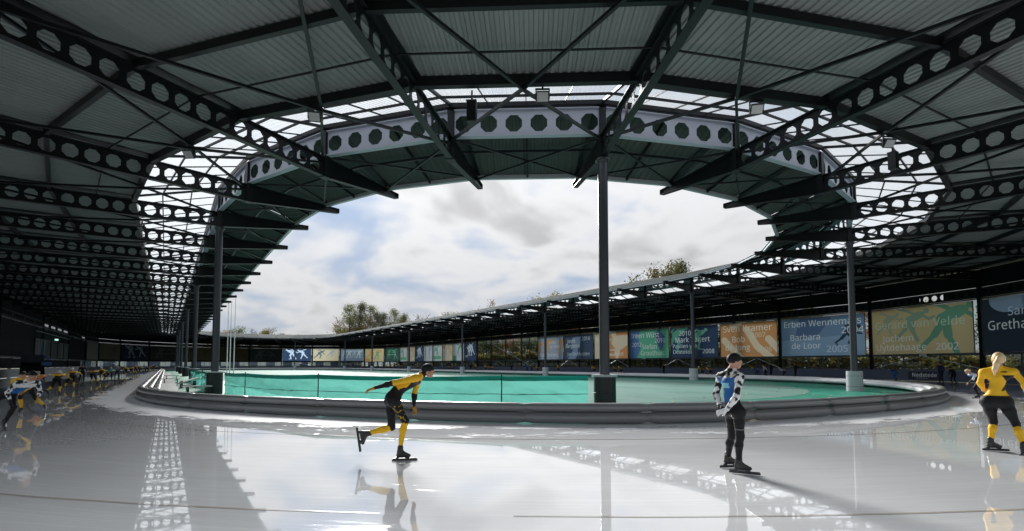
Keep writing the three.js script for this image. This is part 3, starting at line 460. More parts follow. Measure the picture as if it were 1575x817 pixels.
// ------------------------------------------------------------------ green nets
{
  const netM = mat(0.13, 0.42, 0.37, 0.75, 0, { transmission: 0.72, thickness: 0, ior: 1.2, specularIntensity: 0.3 }), hemM = mat(0.005, 0.29, 0.245, 0.8, 0, { transmission: 0.25, thickness: 0 });
  function net(label, pts, h, posts, panels, folds) {
    const o = thing('net_fence', label, 'net');
    const curve = new THREE.CatmullRomCurve3(pts.map(([x, z]) => V3(x, 0, z)), false, 'centripetal'), L = curve.getLength();
    const at = (u) => curve.getPointAt(Math.min(1, Math.max(0, u))), sagOf = (u) => { const k = posts.findIndex((p) => p >= u); const a = k > 0 ? posts[k - 1] : 0, b = k >= 0 ? posts[k] : 1; const f = (u - a) / Math.max(1e-3, b - a); return -0.05 * Math.sin(Math.PI * f) * Math.min(1, (b - a) * 3); };
    const sheet = (u0, u1, y0, y1, n, mm, d) => {
      const pos = [], idx = [];
      for (let i = 0; i <= n; i++) { const u = u0 + (u1 - u0) * i / n, p = at(u), tg = curve.getTangentAt(Math.min(1, Math.max(0, u))), nx = -tg.z, nz = tg.x, sg = sagOf(u);
        for (let j = 0; j <= mm; j++) { const f = j / mm, y = y0 + (y1 - y0) * f + sg * (y0 + (y1 - y0) * f) / h; const w = folds * (fbm(u * L * 1.1 + f * 1.9, f * 2.4, 3.1, 4) * 0.30 + fbm(u * L * 4 + f * 5, f * 3, 8.8, 3) * 0.07) * (0.35 + Math.sin(Math.PI * Math.min(1, y / h)) * 0.65); pos.push(p.x + nx * (w + d), y, p.z + nz * (w + d)); } }
      for (let i = 0; i < n; i++) for (let j = 0; j < mm; j++) { const a = i * (mm + 1) + j, b = a + mm + 1; idx.push(a, a + 1, b, b, a + 1, b + 1); }
      return geom(pos, idx);
    };
    const cuts = [0, ...panels, 1];
    for (let k = 0; k + 1 < cuts.length; k++) { part('net_sheet', sheet(cuts[k], cuts[k + 1], 0.02, h, Math.round(60 * (cuts[k + 1] - cuts[k]) * L / 8) + 6, 16, 0), netM, o); part('hem', sheet(cuts[k], cuts[k + 1], h - 0.16, h + 0.01, Math.round(30 * (cuts[k + 1] - cuts[k]) * L / 8) + 6, 3, 0.012), hemM, o); }
    for (const u of posts) { const p = at(u); part('post', rod(V3(p.x, 0, p.z), V3(p.x, h + 0.06, p.z), 0.022), M.black, o); }
    const rp = []; for (let i = 0; i <= 60; i++) { const u = i / 60, p = at(u); rp.push(V3(p.x, 0.6 + sagOf(u) * 0.4, p.z)); }
    const tg = new THREE.TubeGeometry(new THREE.CatmullRomCurve3(rp), 80, 0.012, 5); part('rope', tg, M.black, o);
    return o;
  }
  net('long turquoise net fence between two dark columns behind the foam padding', [[2.5, -29.6], [3.0, -26.2], [4.9, -20.6], [7.9, -17.0], [10.6, -13.95], [12.45, -12.95]], 1.24, [0.18, 0.47, 0.845], [0.18, 0.47, 0.845], 0.55);
  net('gathered turquoise net running away along the left row of columns', [[2.3, -31.6], [2.05, -36], [2.5, -41], [2.0, -46.5], [2.35, -51], [1.9, -56]], 1.15, [0.22, 0.5, 0.76], [0.22, 0.5, 0.76], 1.6);
}
// ------------------------------------------------------------------ walkway, benches and small things on the left of the infield
{
  const g = []; for (let z = -33; z > -110; z -= 2.42) { const k = part('walkway', box(1.15, 0.22, 2.4, 0, 0.11, 0), M.concrete, scene); k.position.set(0.05 + 0.02 * Math.sin(z), 0, z); tag(k, null, null); g.push(k); }
  // the slabs are one walkway: parts of a thing
  const w = thing('slab_walkway', 'low walkway of pale concrete slabs beside the left padding', 'walkway'); for (const k of g) { scene.remove(k); k.name = 'slab'; w.add(k); }
  const bench = (label, x, z, turn, tilt) => { const o = thing('bench', label, 'bench', [x, 0, z], turn); const t = tilt ? 0.3 : 0; const top = part('seat', box(1.3, 0.06, 0.42), M.wood, o); top.position.set(0, 0.52, 0); top.rotation.z = t; for (const s of [-1, 1]) part('leg', merge([box(0.06, 0.5, 0.36, s * 0.42, 0.25, 0), box(0.1, 0.03, 0.44, s * 0.42, 0.015, 0)]), M.black, o); part('stretcher', box(0.84, 0.05, 0.05, 0, 0.2, 0), M.black, o); return o; };
  bench('white topped low table with dark legs beside the black column base', 1.35, -30.4, 0.2, false);
  bench('white plank bench tipped to one side beside the gathered net', 1.3, -41.5, 0.35, true);
  bench('white plank bench at the end of the foam rolls, on the slab walkway', 0.35, -47.5, 0.0, false);
  bench('small white bench farther along the slab walkway', 0.5, -62, 0.0, false);
}
// ------------------------------------------------------------------ flagpoles
[[-0.12, 0], [0.42, -1.5], [1.05, 1.2]].forEach(([dx, dz], k) => {
  const z = -80 + dz, b = bearing([349.5, 354, 360][k]), x = Math.tan(b) * -z;
  const o = thing('flagpole', ['leftmost of the three white flagpoles', 'middle of the three white flagpoles', 'rightmost and tallest of the three white flagpoles'][k], 'flagpole', [x, 0, z], 0, 'flagpoles on the infield');
  part('pole', rod(V3(0, 0, 0), V3(0, [10.3, 10.7, 11.4][k], 0), 0.075, 0.04, 10), M.white, o); part('finial', new THREE.SphereGeometry(0.08, 10, 8).translate(0, [10.35, 10.75, 11.45][k], 0), M.gutter, o); part('foot', box(0.3, 0.05, 0.3, 0, 0.03, 0), M.concrete, o);
});
// ------------------------------------------------------------------ floodlights and loudspeakers under the skylight edge
{
  const lensM = mat(0.3, 0.32, 0.33, 0.12, 0.2, { clearcoat: 1, clearcoatRoughness: 0.05 });
  function flood(label, t, R, y, yaw, tilt) {
    const p = P(t, R), o = thing('floodlight', label, 'floodlight', [p.x, y, p.z], yaw, 'floodlights at the skylight edge'); o.scale.setScalar(0.72);
    part('bracket', merge([box(0.05, 0.42, 0.05, -0.28, 0.1, 0), box(0.05, 0.42, 0.05, 0.28, 0.1, 0), box(0.61, 0.05, 0.08, 0, 0.33, 0), box(0.08, 0.3, 0.08, 0, 0.48, 0)]), M.black, o);
    const hs = part('housing', merge([box(0.5, 0.4, 0.2, 0, 0, -0.04), box(0.56, 0.46, 0.05, 0, 0, 0.08), box(0.3, 0.2, 0.14, 0, 0, -0.18)]), M.black, o); hs.rotation.x = tilt;
    const ln = part('lens', box(0.46, 0.36, 0.02, 0, 0, 0.115), lensM, hs); return ln;
  }
  const face = (t, off = 0) => { const [c, s] = dirAt(t); return Math.atan2(c, s) + off; };
  flood('floodlight with a grey lens above the middle of the ring beam', -0.42, 25.55, 9.72, face(-0.42), 0.55);
  flood('tilted floodlight left of centre at the skylight edge', -1.55, 25.5, 9.8, face(-1.5, 0.5), 0.7);
  flood('tilted floodlight at the right of the skylight edge, nearest of those on the right', 0.62, 25.5, 9.8, face(0.6, -0.4), 0.7);
  flood('floodlight at the left end of the curved skylight edge', -2.55, 25.5, 9.8, face(-2.6, 0.5), 0.7);
  flood('floodlight at the right end of the curved skylight edge', 1.6, 25.5, 9.8, face(1.6, -0.4), 0.7);
  for (let k = 0; k < 6; k++) flood(['first', 'second', 'third', 'fourth', 'fifth', 'sixth'][k] + ' floodlight along the left straight, counted from the bend', 59.3 - 2 * k, 25.6, 9.75, face(50, 0.6), 0.7);
  function speaker(label, t, R, y) { const p = P(t, R), [c, s] = dirAt(t), o = thing('loudspeaker', label, 'loudspeaker', [p.x, y, p.z], Math.atan2(c, s), 'loudspeakers under the roof'); part('cabinet', merge([box(0.3, 0.66, 0.26, 0, -0.2, 0), box(0.33, 0.03, 0.3, 0, 0.14, 0)]), M.black, o); part('grille', box(0.25, 0.58, 0.02, 0, -0.2, 0.14), M.wall, o); part('bracket', box(0.05, 0.4, 0.05, 0, 0.32, 0), M.steel, o); }
  speaker('dark box loudspeaker hanging left of the central floodlight', -0.76, 24.9, 9.85);
  speaker('dark box loudspeaker hanging at the right of the curved skylight', 1.85, 25.0, 9.85);
  // emergency exit lamps
  const em = mat(0.5, 0.8, 0.65, 0.5, 0, {}); em.emissive.setRGB(0.35, 0.75, 0.55); em.emissiveIntensity = 1.0;
  const ex = (label, x, y, z, turn) => { const o = thing('exit_lamp', label, 'exit lamp', [x, y, z], turn); part('lamp_housing', box(0.75, 0.36, 0.1), M.white, o); part('lamp_face', box(0.66, 0.26, 0.02, 0, 0, 0.06), em, o); };
  { const b = bay(46, RW); const p = V3(0, 6.0, 0.3).applyMatrix4(b.m); ex('lit emergency exit lamp on the dark left wall', p.x, p.y, p.z, Math.PI / 2 - 0.6); }
  { const b = bay(6, RW), p = V3(0.5, 2.58, 0.42).applyMatrix4(b.m); const o = thing('wall_lamp', 'small pale lamp under the tan banner', 'lamp', [p.x, p.y, p.z], Math.atan2(b.z.x, b.z.z)); part('lamp_housing', box(0.62, 0.14, 0.12), M.white, o); part('diffuser', box(0.56, 0.08, 0.02, 0, 0, 0.07), M.wood, o); }
  { const b = bay(11, RW), p = V3(0.2, 2.62, 0.42).applyMatrix4(b.m); const o = thing('wall_lamp', 'small pale lamp under the green and blue banner', 'lamp', [p.x, p.y, p.z], Math.atan2(b.z.x, b.z.z)); part('lamp_housing', box(0.62, 0.14, 0.12), M.white, o); part('diffuser', box(0.56, 0.08, 0.02, 0, 0, 0.07), M.wood, o); }
}
// ------------------------------------------------------------------ ice resurfacer parked far left, clubhouse front on the left wall
{
  const o = thing('ice_resurfacer', 'dark and blue ice resurfacing machine with raised tank parked by the left boards', 'ice machine', [-13.2, 0, -82], 0.15);
  part('body', merge([box(2.1, 1.1, 3.6, 0, 0.95, 0), box(2.0, 0.5, 1.3, 0, 1.7, -1.0)]), M.wall, o);
  const tank = part('snow_tank', merge([box(2.0, 0.9, 1.9, 0, 0, 0)]), mat(0.035, 0.042, 0.055, 0.5), o); tank.position.set(0, 2.05, 0.9); tank.rotation.x = -0.35;
  part('blue_mast', box(0.14, 1.5, 0.14, 0.75, 3.6, 0.4), M.blue, o); part('blue_panel', merge([box(0.9, 0.42, 0.06, 1.2, 1.75, 1.86), bar(V3(0.8, 2.9, 1.8), V3(1.4, 2.2, 1.86), 0.1, 0.14)]), M.blue, o);
  for (const [x, z] of [[-0.95, -1.2], [0.95, -1.2], [-0.95, 1.2], [0.95, 1.2]]) { const w = part('wheel', new THREE.CylinderGeometry(0.4, 0.4, 0.3, 18).rotateZ(Math.PI / 2).translate(x, 0.4, z), M.boot, o); part('rim', new THREE.CylinderGeometry(0.2, 0.2, 0.32, 12).rotateZ(Math.PI / 2).translate(x, 0.4, z), M.gutter, w); }
  const ch = thing('clubhouse_front', 'dark clubhouse front with a lit window strip on the left wall', 'clubhouse'); const dimM = mat(0.08, 0.09, 0.09, 0.6);
  for (let k = 0; k < 5; k++) { const b = bay(48 - k, RW); part('window_frame', merge([box(5.6, 0.12, 0.1, 0, 5.6, 0.1), box(5.6, 0.12, 0.1, 0, 2.9, 0.1)]), M.rail, ch, b.m); for (let q = 0; q < 3; q++) part('window', box(1.7, 2.55, 0.04, (q - 1) * 1.86, 4.25, 0.06), (k + q) % 4 === 1 ? dimM : M.black, ch, b.m); part('cable_tray', box(6.2, 0.08, 0.2, 0, 6.7, 0.2), M.gutter, ch, b.m); }
}
// ------------------------------------------------------------------ trees, hedge and house outside
{
  const bark = mat(0.07, 0.058, 0.046, 0.9);
  const leafM = (r, g, b) => mat(r * 1.5, g * 1.5, b * 1.5, 0.9, 0, { transmission: 0.45, thickness: 0, ior: 1.1, specularIntensity: 0.3 });
  const LM = { brown: leafM(0.075, 0.068, 0.028), green: leafM(0.085, 0.10, 0.03), olive: leafM(0.13, 0.115, 0.035), dark: leafM(0.035, 0.055, 0.022), rust: leafM(0.20, 0.085, 0.025), grey: leafM(0.10, 0.105, 0.075) };
  function makeTree(h, w, style, seed0) {
    seed = seed0; const limbs = [], leaves = { pos: [], idx: [] };
    const leaf = (c, s) => { const a = rnd() * 6.28, b = Math.acos(2 * rnd() - 1), u = V3(Math.sin(b) * Math.cos(a), Math.cos(b), Math.sin(b) * Math.sin(a)), v = u.clone().cross(V3(rnd() - 0.5, rnd() - 0.5, rnd() - 0.5)).normalize(), k = leaves.pos.length / 3; for (const [p, q] of [[-1, 0], [0, -0.55], [1, 0], [0, 0.55]]) leaves.pos.push(c.x + (u.x * p + v.x * q) * s, c.y + (u.y * p + v.y * q) * s, c.z + (u.z * p + v.z * q) * s); leaves.idx.push(k, k + 1, k + 2, k, k + 2, k + 3); };
    const tall = style === 'tall', bare = style === 'bare';
    const trunkTop = h * (tall ? 0.96 : 0.8); limbs.push(rod(V3(0, 0, 0), V3(0, trunkTop * 0.5, 0), h * 0.017, h * 0.011, 8), rod(V3(0, trunkTop * 0.5, 0), V3(rr(-0.3, 0.3), trunkTop, rr(-0.3, 0.3)), h * 0.011, h * 0.003, 7));
    const nl = tall ? 46 : 26;
    for (let k = 0; k < nl; k++) {
      const f = rr(tall ? 0.08 : 0.28, 0.97), y0 = trunkTop * f, a = rnd() * 6.28; let reach = w / 2 * rr(0.55, 1.0);
      if (tall) reach *= Math.pow(Math.sin(Math.PI * Math.min(1, 0.12 + f * 0.86)), 0.7); else reach *= Math.pow(Math.sin(Math.PI * Math.min(0.97, 0.1 + f * 0.82)), 0.6);
      const up = tall ? rr(0.12, 0.22) * h * (1.1 - f * 0.6) : rr(0.03, 0.2) * h, e = V3(Math.cos(a) * reach, Math.min(h, y0 + up), Math.sin(a) * reach), mid = V3(e.x * 0.5, (y0 + e.y) / 2 - up * 0.08, e.z * 0.5);
      limbs.push(rod(V3(0, y0, 0), mid, h * 0.006 * (1.2 - f), h * 0.004 * (1.2 - f), 5), rod(mid, e, h * 0.004 * (1.2 - f), h * 0.0012, 5));
      for (let q = 0; q < (bare ? 9 : 5); q++) { const s = mid.clone().lerp(e, rnd()), d = V3(rr(-1, 1), rr(0.1, 1.1), rr(-1, 1)).multiplyScalar(w * (bare ? 0.16 : 0.1)); limbs.push(rod(s, s.clone().add(d), h * 0.0016, h * 0.0006, 4)); if (bare && rnd() < 0.5) for (let z = 0; z < 3; z++) leaf(s.clone().add(d.clone().multiplyScalar(rr(0.4, 1))), h * 0.012); }
      if (!bare) { const cl = tall ? 3 : 4; for (let q = 0; q < cl; q++) { const c = mid.clone().lerp(e, rr(0.1, 1.1)), r = w * (tall ? rr(0.12, 0.26) : rr(0.08, 0.17)); const n = tall ? 60 : 70; for (let z = 0; z < n; z++) { const d = V3(rr(-1, 1), rr(-0.7, 0.8), rr(-1, 1)); if (d.length() > 1) continue; leaf(c.clone().addScaledVector(d, r), h * (tall ? rr(0.005, 0.011) : rr(0.009, 0.016))); } } }
    }
    return { trunk: merge(limbs), crown: geom(leaves.pos, leaves.idx) };
  }
  const kinds = { round: [makeTree(15, 11, 'round', 11), makeTree(15, 12, 'round', 23)], tall: [makeTree(24, 10, 'tall', 37), makeTree(24, 8.5, 'tall', 51)], bare: [makeTree(16, 10, 'bare', 67), makeTree(16, 9, 'bare', 71)] };
  function tree(label, kind, v, x, z, s, lm, turn = 0, group) { const o = thing('tree', label, 'tree', [x, -0.06, z], turn, group); o.scale.setScalar(s); const g = kinds[kind][v]; part('trunk', g.trunk, bark, o); part('crown', g.crown, lm, o); return o; }
  // place by pixel column, distance in depth along the view and top pixel row
  function at(px, depth, py) { const dx = (px - 787) / F, b = bearing(px), dist = depth * Math.sqrt(1 + dx * dx); return { x: Math.sin(b) * dist, z: -Math.cos(b) * dist, h: (561 - py) / F * depth * 1.003 + 1.65 }; }
  const put = (label, kind, v, px, depth, py, lm, turn) => { const q = at(px, depth, py), base = { round: 15, tall: 24, bare: 16 }[kind]; return tree(label, kind, v, q.x, q.z, q.h / base, lm, turn); };
  put('broad olive green tree rising over the right hand roof', 'round', 0, 1006, 118, 400, LM.brown, 0.4);
  put('slim dark conifer like tree just right of the broad olive tree', 'tall', 1, 1044, 126, 402, LM.dark, 1.0);
  put('small rusty tree top over the roof left of the middle column', 'round', 1, 845, 150, 442, LM.olive, 2.0);
  put('thin pale tree top over the roof left of the rusty one', 'bare', 0, 812, 165, 462, LM.olive, 0.2);
  put('bare twigged tree over the roof in the middle distance', 'bare', 1, 748, 175, 458, LM.rust, 1.3);
  put('dark tree top low over the roof above the pale banners', 'round', 0, 686, 190, 475, LM.dark, 2.2);
  put('sparse tree above the roof right of the tall grove', 'bare', 0, 655, 205, 478, LM.grey, 0.7);
  const grove = ['leftmost tall tree of the grove behind the far roof', 'second tall tree from the left in the far grove', 'third tall tree from the left in the far grove', 'fourth tall tree from the left in the far grove', 'fifth tall tree from the left in the far grove', 'sixth tree, at the right end of the far grove'];
  [[537, 471], [552, 466], [568, 472], [581, 480], [607, 478], [622, 484]].forEach(([px, py], k) => put(grove[k], 'tall', k % 2, px, 215 + (k % 3) * 6, py, k % 2 ? LM.grey : LM.green, k));
  [[530, 482, 'bare'], [545, 478, 'bare'], [561, 476, 'bare'], [590, 482, 'tall'], [574, 476, 'bare'], [600, 486, 'bare'], [630, 484, 'bare']].forEach(([px, py, k], n) => put(['first', 'second', 'third', 'fifth', 'fourth', 'sixth', 'last'][n] + ' thin bare tree, counted from the left, among the tall far grove', k, n % 2, px, 222 + (n % 3) * 5, py, n % 2 ? LM.grey : LM.rust, n * 1.7));
  put('low golden tree at the left foot of the far grove', 'round', 1, 528, 222, 496, LM.olive, 1.1);
  put('golden shrub like tree at the foot of the far grove', 'round', 0, 546, 225, 496, LM.rust, 1.6);
  put('bare thin tree far behind the roof right of the flagpoles', 'bare', 1, 640, 210, 482, LM.grey, 0.9);
  [[366, 500, 'round', 'green'], [386, 503, 'bare', 'grey'], [402, 502, 'round', 'olive'], [414, 501, 'bare', 'grey'], [443, 511, 'round', 'dark'], [466, 511, 'round', 'dark'], [350, 506, 'round', 'rust'], [340, 505, 'round', 'olive']].forEach(([px, py, k, l], n) => put(['round green tree', 'bare branched tree', 'olive round tree', 'second bare branched tree', 'dark low tree', 'second dark low tree', 'rusty low tree', 'low olive tree'][n] + ' over the far roof near the flagpoles', k, n % 2, px, 236, py, LM[l], n));
  // the band of trees close behind the right hand wall, seen through its windows
  for (let k = 0; k < 36; k++) { seed = 900 + k * 13; const t = k < 10 ? 3.4 + k * 0.56 : 8.7 + (k - 10) * 0.88, p = P(t, RW + (k < 10 ? rr(34, 44) : rr(10, 18))); tree('low autumn tree in the row close behind the right and far walls', 'round', k % 2, p.x, p.z, k < 10 ? rr(0.85, 1.0) : rr(0.72, 0.92), [LM.olive, LM.green, LM.dark, LM.olive, LM.rust][k % 5], rr(0, 6), 'low trees behind the right and far walls'); }
  // hedge filling in the foot of that band
  { seed = 77; const pos = [], col = [], idx = []; const tones = [[0.24, 0.21, 0.07], [0.15, 0.16, 0.06], [0.3, 0.2, 0.07], [0.09, 0.09, 0.05], [0.38, 0.3, 0.12]];
    for (let k = 0; k < 70000; k++) { const t = rr(3.2, 29), R = RW + rr(3.6, 6.2), cl = fbm(t * 3.1, R * 0.6, 1.5, 3), y = Math.pow(rnd(), 0.9) * ((t < 8.6 ? 2.5 : 4.0) + 2.2 * cl), c = P(t, R, y), a = rnd() * 6.28, s = rr(0.2, 0.45), u = V3(Math.cos(a), rr(-0.6, 0.6), Math.sin(a)), v = V3(rr(-1, 1), rr(-1, 1), rr(-1, 1)).normalize(), q = pos.length / 3, tn = tones[Math.floor(Math.min(4.99, Math.max(0, 2 + cl * 4 + rr(-1.6, 1.6))))]; for (const [e, f] of [[-1, 0], [0, -0.6], [1, 0], [0, 0.6]]) { pos.push(c.x + (u.x * e + v.x * f) * s, c.y + (u.y * e + v.y * f) * s, c.z + (u.z * e + v.z * f) * s); col.push(...tn); } idx.push(q, q + 1, q + 2, q, q + 2, q + 3); }
    const g = geom(pos, idx); g.setAttribute('color', new THREE.Float32BufferAttribute(col, 3)); const hm = mat(1, 1, 1, 0.9, 0, { transmission: 0.4, thickness: 0, ior: 1.1, specularIntensity: 0.3 }); hm.vertexColors = true;
    tag(part('hedge', g, hm, scene), 'autumn hedge seen through the low windows of the right wall', 'hedge', null, 'stuff'); }
  // white low building beyond the far bend, seen as pale patches through its windows
  const hs = thing('white_building', 'low white building beyond the far bend, seen through the window band', 'building', [20, 0, -232]);
  part('wall', box(110, 5.2, 8, 0, 2.6, 0), M.white, hs); part('roof', box(112, 0.4, 9, 0, 5.4, 0), M.wall, hs);
  for (let k = 0; k < 16; k++) { const w = part('window', box(3.4, 1.7, 0.1, -50 + k * 6.6, 1.9, 4.02), M.padNavy, hs); part('frame', merge([box(3.6, 0.1, 0.16, -50 + k * 6.6, 2.8, 4.03), box(3.6, 0.1, 0.16, -50 + k * 6.6, 1.0, 4.03)]), M.rail, w); }
}
// ------------------------------------------------------------------ people
const SKIN = [0.47, 0.27, 0.19], YEL = [0.70, 0.41, 0.018], BLK = [0.006, 0.0065, 0.008], BLU = [0.02, 0.11, 0.32], WHT = [0.68, 0.69, 0.7], NAVY = [0.015, 0.03, 0.075], GRN = [0.03, 0.25, 0.2], ORG = [0.5, 0.17, 0.04], GRY = [0.16, 0.17, 0.18], BLOND = [0.62, 0.46, 0.27];
const capsule = (p, B) => { // distance to a tapered capsule; also leaves the place along it in capsule.t
  const ax = B.a.x, ay = B.a.y, az = B.a.z, dx = B.b.x - ax, dy = B.b.y - ay, dz = B.b.z - az, px = p.x - ax, py = p.y - ay, pz = p.z - az;
  const t = Math.min(1, Math.max(0, (px * dx + py * dy + pz * dz) / (dx * dx + dy * dy + dz * dz + 1e-9))), x = px - dx * t, y = py - dy * t, z = pz - dz * t;
  capsule.t = t; return Math.sqrt(x * x + y * y + z * z) - (B.ra + (B.rb - B.ra) * t);
};
const smin = (a, b, k) => { const h = Math.max(k - Math.abs(a - b), 0) / k; return Math.min(a, b) - h * h * k * 0.25; };
function nets(f, lo, hi, c) {           // surface nets: a closed mesh of f = 0
  const nx = Math.ceil((hi.x - lo.x) / c) + 1, ny = Math.ceil((hi.y - lo.y) / c) + 1, nz = Math.ceil((hi.z - lo.z) / c) + 1, D = new Float32Array(nx * ny * nz), p = V3(), at = (i, j, k) => (k * ny + j) * nx + i;
  for (let k = 0; k < nz; k++) for (let j = 0; j < ny; j++) for (let i = 0; i < nx; i++) { p.set(lo.x + i * c, lo.y + j * c, lo.z + k * c); D[at(i, j, k)] = f(p); }
  const id = new Int32Array(nx * ny * nz).fill(-1), pos = [], idx = [];
  const ed = [[0, 1], [2, 3], [4, 5], [6, 7], [0, 2], [1, 3], [4, 6], [5, 7], [0, 4], [1, 5], [2, 6], [3, 7]];
  for (let k = 0; k < nz - 1; k++) for (let j = 0; j < ny - 1; j++) for (let i = 0; i < nx - 1; i++) {
    const v = []; let m = 0; for (let q = 0; q < 8; q++) { const d = D[at(i + (q & 1), j + ((q >> 1) & 1), k + (q >> 2))]; v.push(d); if (d < 0) m |= 1 << q; }
    if (m === 0 || m === 255) continue;
    let x = 0, y = 0, z = 0, n = 0; for (const [a, b] of ed) if ((v[a] < 0) !== (v[b] < 0)) { const t = v[a] / (v[a] - v[b]); x += (a & 1) + ((b & 1) - (a & 1)) * t; y += ((a >> 1) & 1) + (((b >> 1) & 1) - ((a >> 1) & 1)) * t; z += (a >> 2) + ((b >> 2) - (a >> 2)) * t; n++; }
    id[at(i, j, k)] = pos.length / 3; pos.push(lo.x + (i + x / n) * c, lo.y + (j + y / n) * c, lo.z + (k + z / n) * c);
  }
  const quad = (a, b, d, e, flip) => { if (a < 0 || b < 0 || d < 0 || e < 0) return; flip ? idx.push(a, d, b, a, e, d) : idx.push(a, b, d, a, d, e); };
  for (let k = 1; k < nz - 1; k++) for (let j = 1; j < ny - 1; j++) for (let i = 1; i < nx - 1; i++) {
    const s = D[at(i, j, k)] < 0;
    if (s !== D[at(i + 1, j, k)] < 0) quad(id[at(i, j - 1, k - 1)], id[at(i, j, k - 1)], id[at(i, j, k)], id[at(i, j - 1, k)], !s);
    if (s !== D[at(i, j + 1, k)] < 0) quad(id[at(i - 1, j, k - 1)], id[at(i - 1, j, k)], id[at(i, j, k)], id[at(i, j, k - 1)], !s);
    if (s !== D[at(i, j, k + 1)] < 0) quad(id[at(i - 1, j - 1, k)], id[at(i, j - 1, k)], id[at(i, j, k)], id[at(i - 1, j, k)], !s);
  }
  const g = geom(pos, idx); return g;
}
const fold = (p) => 0.0042 * noise.noise(p.x * 17 + p.y * 5, p.y * 26, p.z * 17) + 0.0026 * noise.noise(p.x * 44, p.y * 60 + p.x * 12, p.z * 44);
function field(bones, k, folds) { return (p) => { let d = 1e3; for (const B of bones) d = smin(d, capsule(p, B), k); return folds && Math.abs(d) < 0.04 ? d + fold(p) : d; }; }
function meshBones(bones, k, c, folds) {
  const lo = V3(1e3, 1e3, 1e3), hi = V3(-1e3, -1e3, -1e3); for (const B of bones) for (const [q, r] of [[B.a, B.ra], [B.b, B.rb]]) { lo.min(V3(q.x - r, q.y - r, q.z - r)); hi.max(V3(q.x + r, q.y + r, q.z + r)); }
  lo.subScalar(c * 2.5 + k * 0.3); hi.addScalar(c * 2.5 + k * 0.3);
  const g = nets(field(bones, k, folds), lo, hi, c), P_ = g.attributes.position, col = new Float32Array(P_.count * 3), p = V3();
  for (let i = 0; i < P_.count; i++) { p.fromBufferAttribute(P_, i); let best = 1e3, bb = null, bt = 0; for (const B of bones) { const d = capsule(p, B); if (d < best) { best = d; bb = B; bt = capsule.t; } } const cc = (typeof bb.c === 'function' ? bb.c(bt, p) : bb.c); col.set(cc, i * 3); }
  g.setAttribute('color', new THREE.BufferAttribute(col, 3)); return g;
}
function joinColored(list) {
  let n = 0, m = 0; for (const g of list) { n += g.attributes.position.count; m += g.index.count; }
  const pos = new Float32Array(n * 3), nor = new Float32Array(n * 3), col = new Float32Array(n * 3), idx = new Uint32Array(m); let o = 0, q = 0;
  for (const g of list) { pos.set(g.attributes.position.array, o * 3); nor.set(g.attributes.normal.array, o * 3); col.set(g.attributes.color.array, o * 3); for (let i = 0; i < g.index.count; i++) idx[q++] = g.index.array[i] + o; o += g.attributes.position.count; }
  const r = new THREE.BufferGeometry(); r.setAttribute('position', new THREE.BufferAttribute(pos, 3)); r.setAttribute('normal', new THREE.BufferAttribute(nor, 3)); r.setAttribute('color', new THREE.BufferAttribute(col, 3)); r.setIndex(new THREE.BufferAttribute(idx, 1)); return r;
}
const v = (a) => V3(...a), B_ = (a, b, ra, rb, c, tag_) => ({ a: v(a), b: v(b), ra, rb, c, tag: tag_ });
const mix = (a, b, t) => a.map((x, i) => x + (b[i] - x) * t), add = (a, b, s = 1) => a.map((x, i) => x + b[i] * s), sub = (a, b) => a.map((x, i) => x - b[i]), nrm = (a) => { const l = Math.hypot(...a); return a.map((x) => x / l); };
// bones of a body from its joints; C gives the colour of each region
function bodyBones(J, C, w = {}) {
  const hipR = w.hip ?? 0.118, g = w.girth ?? 1, thigh = w.thigh ?? 0.088, L = [];
  const bone = (a, b, ra, rb, c, t) => L.push(B_(a, b, ra, rb, c, t));
  bone(J.pelvis, J.belly, 0.118 * g, 0.108 * g, C.torso, 'belly'); bone(J.belly, J.chest, 0.108 * g, 0.122 * g, C.torso, 'chest');
  for (const s of ['L', 'R']) {
    bone(mix(J.chest, J['sh' + s], 0.15), mix(J.chest, J['sh' + s], 0.72), 0.112 * g, 0.088 * g, C.torso, 'chest');
    bone(mix(J.belly, J['hip' + s], 0.35), J['hip' + s], 0.098 * g, hipR, C.hips, 'hip');
    bone(J.neck, J['sh' + s], 0.052, 0.06, C.shoulder, 'shoulder');
    bone(J['sh' + s], J['el' + s], 0.058, 0.045, C.upper, 'upper'); const fm = mix(J['el' + s], J['wr' + s], 0.3);
    bone(J['el' + s], fm, 0.044, 0.044, C.fore, 'fore'); bone(fm, J['wr' + s], 0.044, 0.029, C.fore, 'fore');
    bone(J['hip' + s], mix(J['hip' + s], J['kn' + s], 0.4), thigh, thigh * 0.95, C.thigh, 'thigh'); bone(mix(J['hip' + s], J['kn' + s], 0.4), J['kn' + s], thigh * 0.95, 0.06, C.thigh, 'thigh');
    const cm = add(mix(J['kn' + s], J['an' + s], 0.32), J.calfBack ?? [0, 0, 0], 0.02);
    bone(J['kn' + s], cm, 0.055, 0.058, C.calf, 'calf'); bone(cm, J['an' + s], 0.058, 0.037, C.calf2 ?? C.calf, 'calf2');
  }
  bone(J.hipL, J.hipR, hipR, hipR, C.hips, 'hip'); bone(J.chest, J.neck, 0.085, 0.058, C.collar ?? C.shoulder, 'collar'); bone(J.neck, mix(J.neck, J.head, 0.75), 0.052, 0.05, C.neck ?? SKIN, 'neck');
  return L;
}
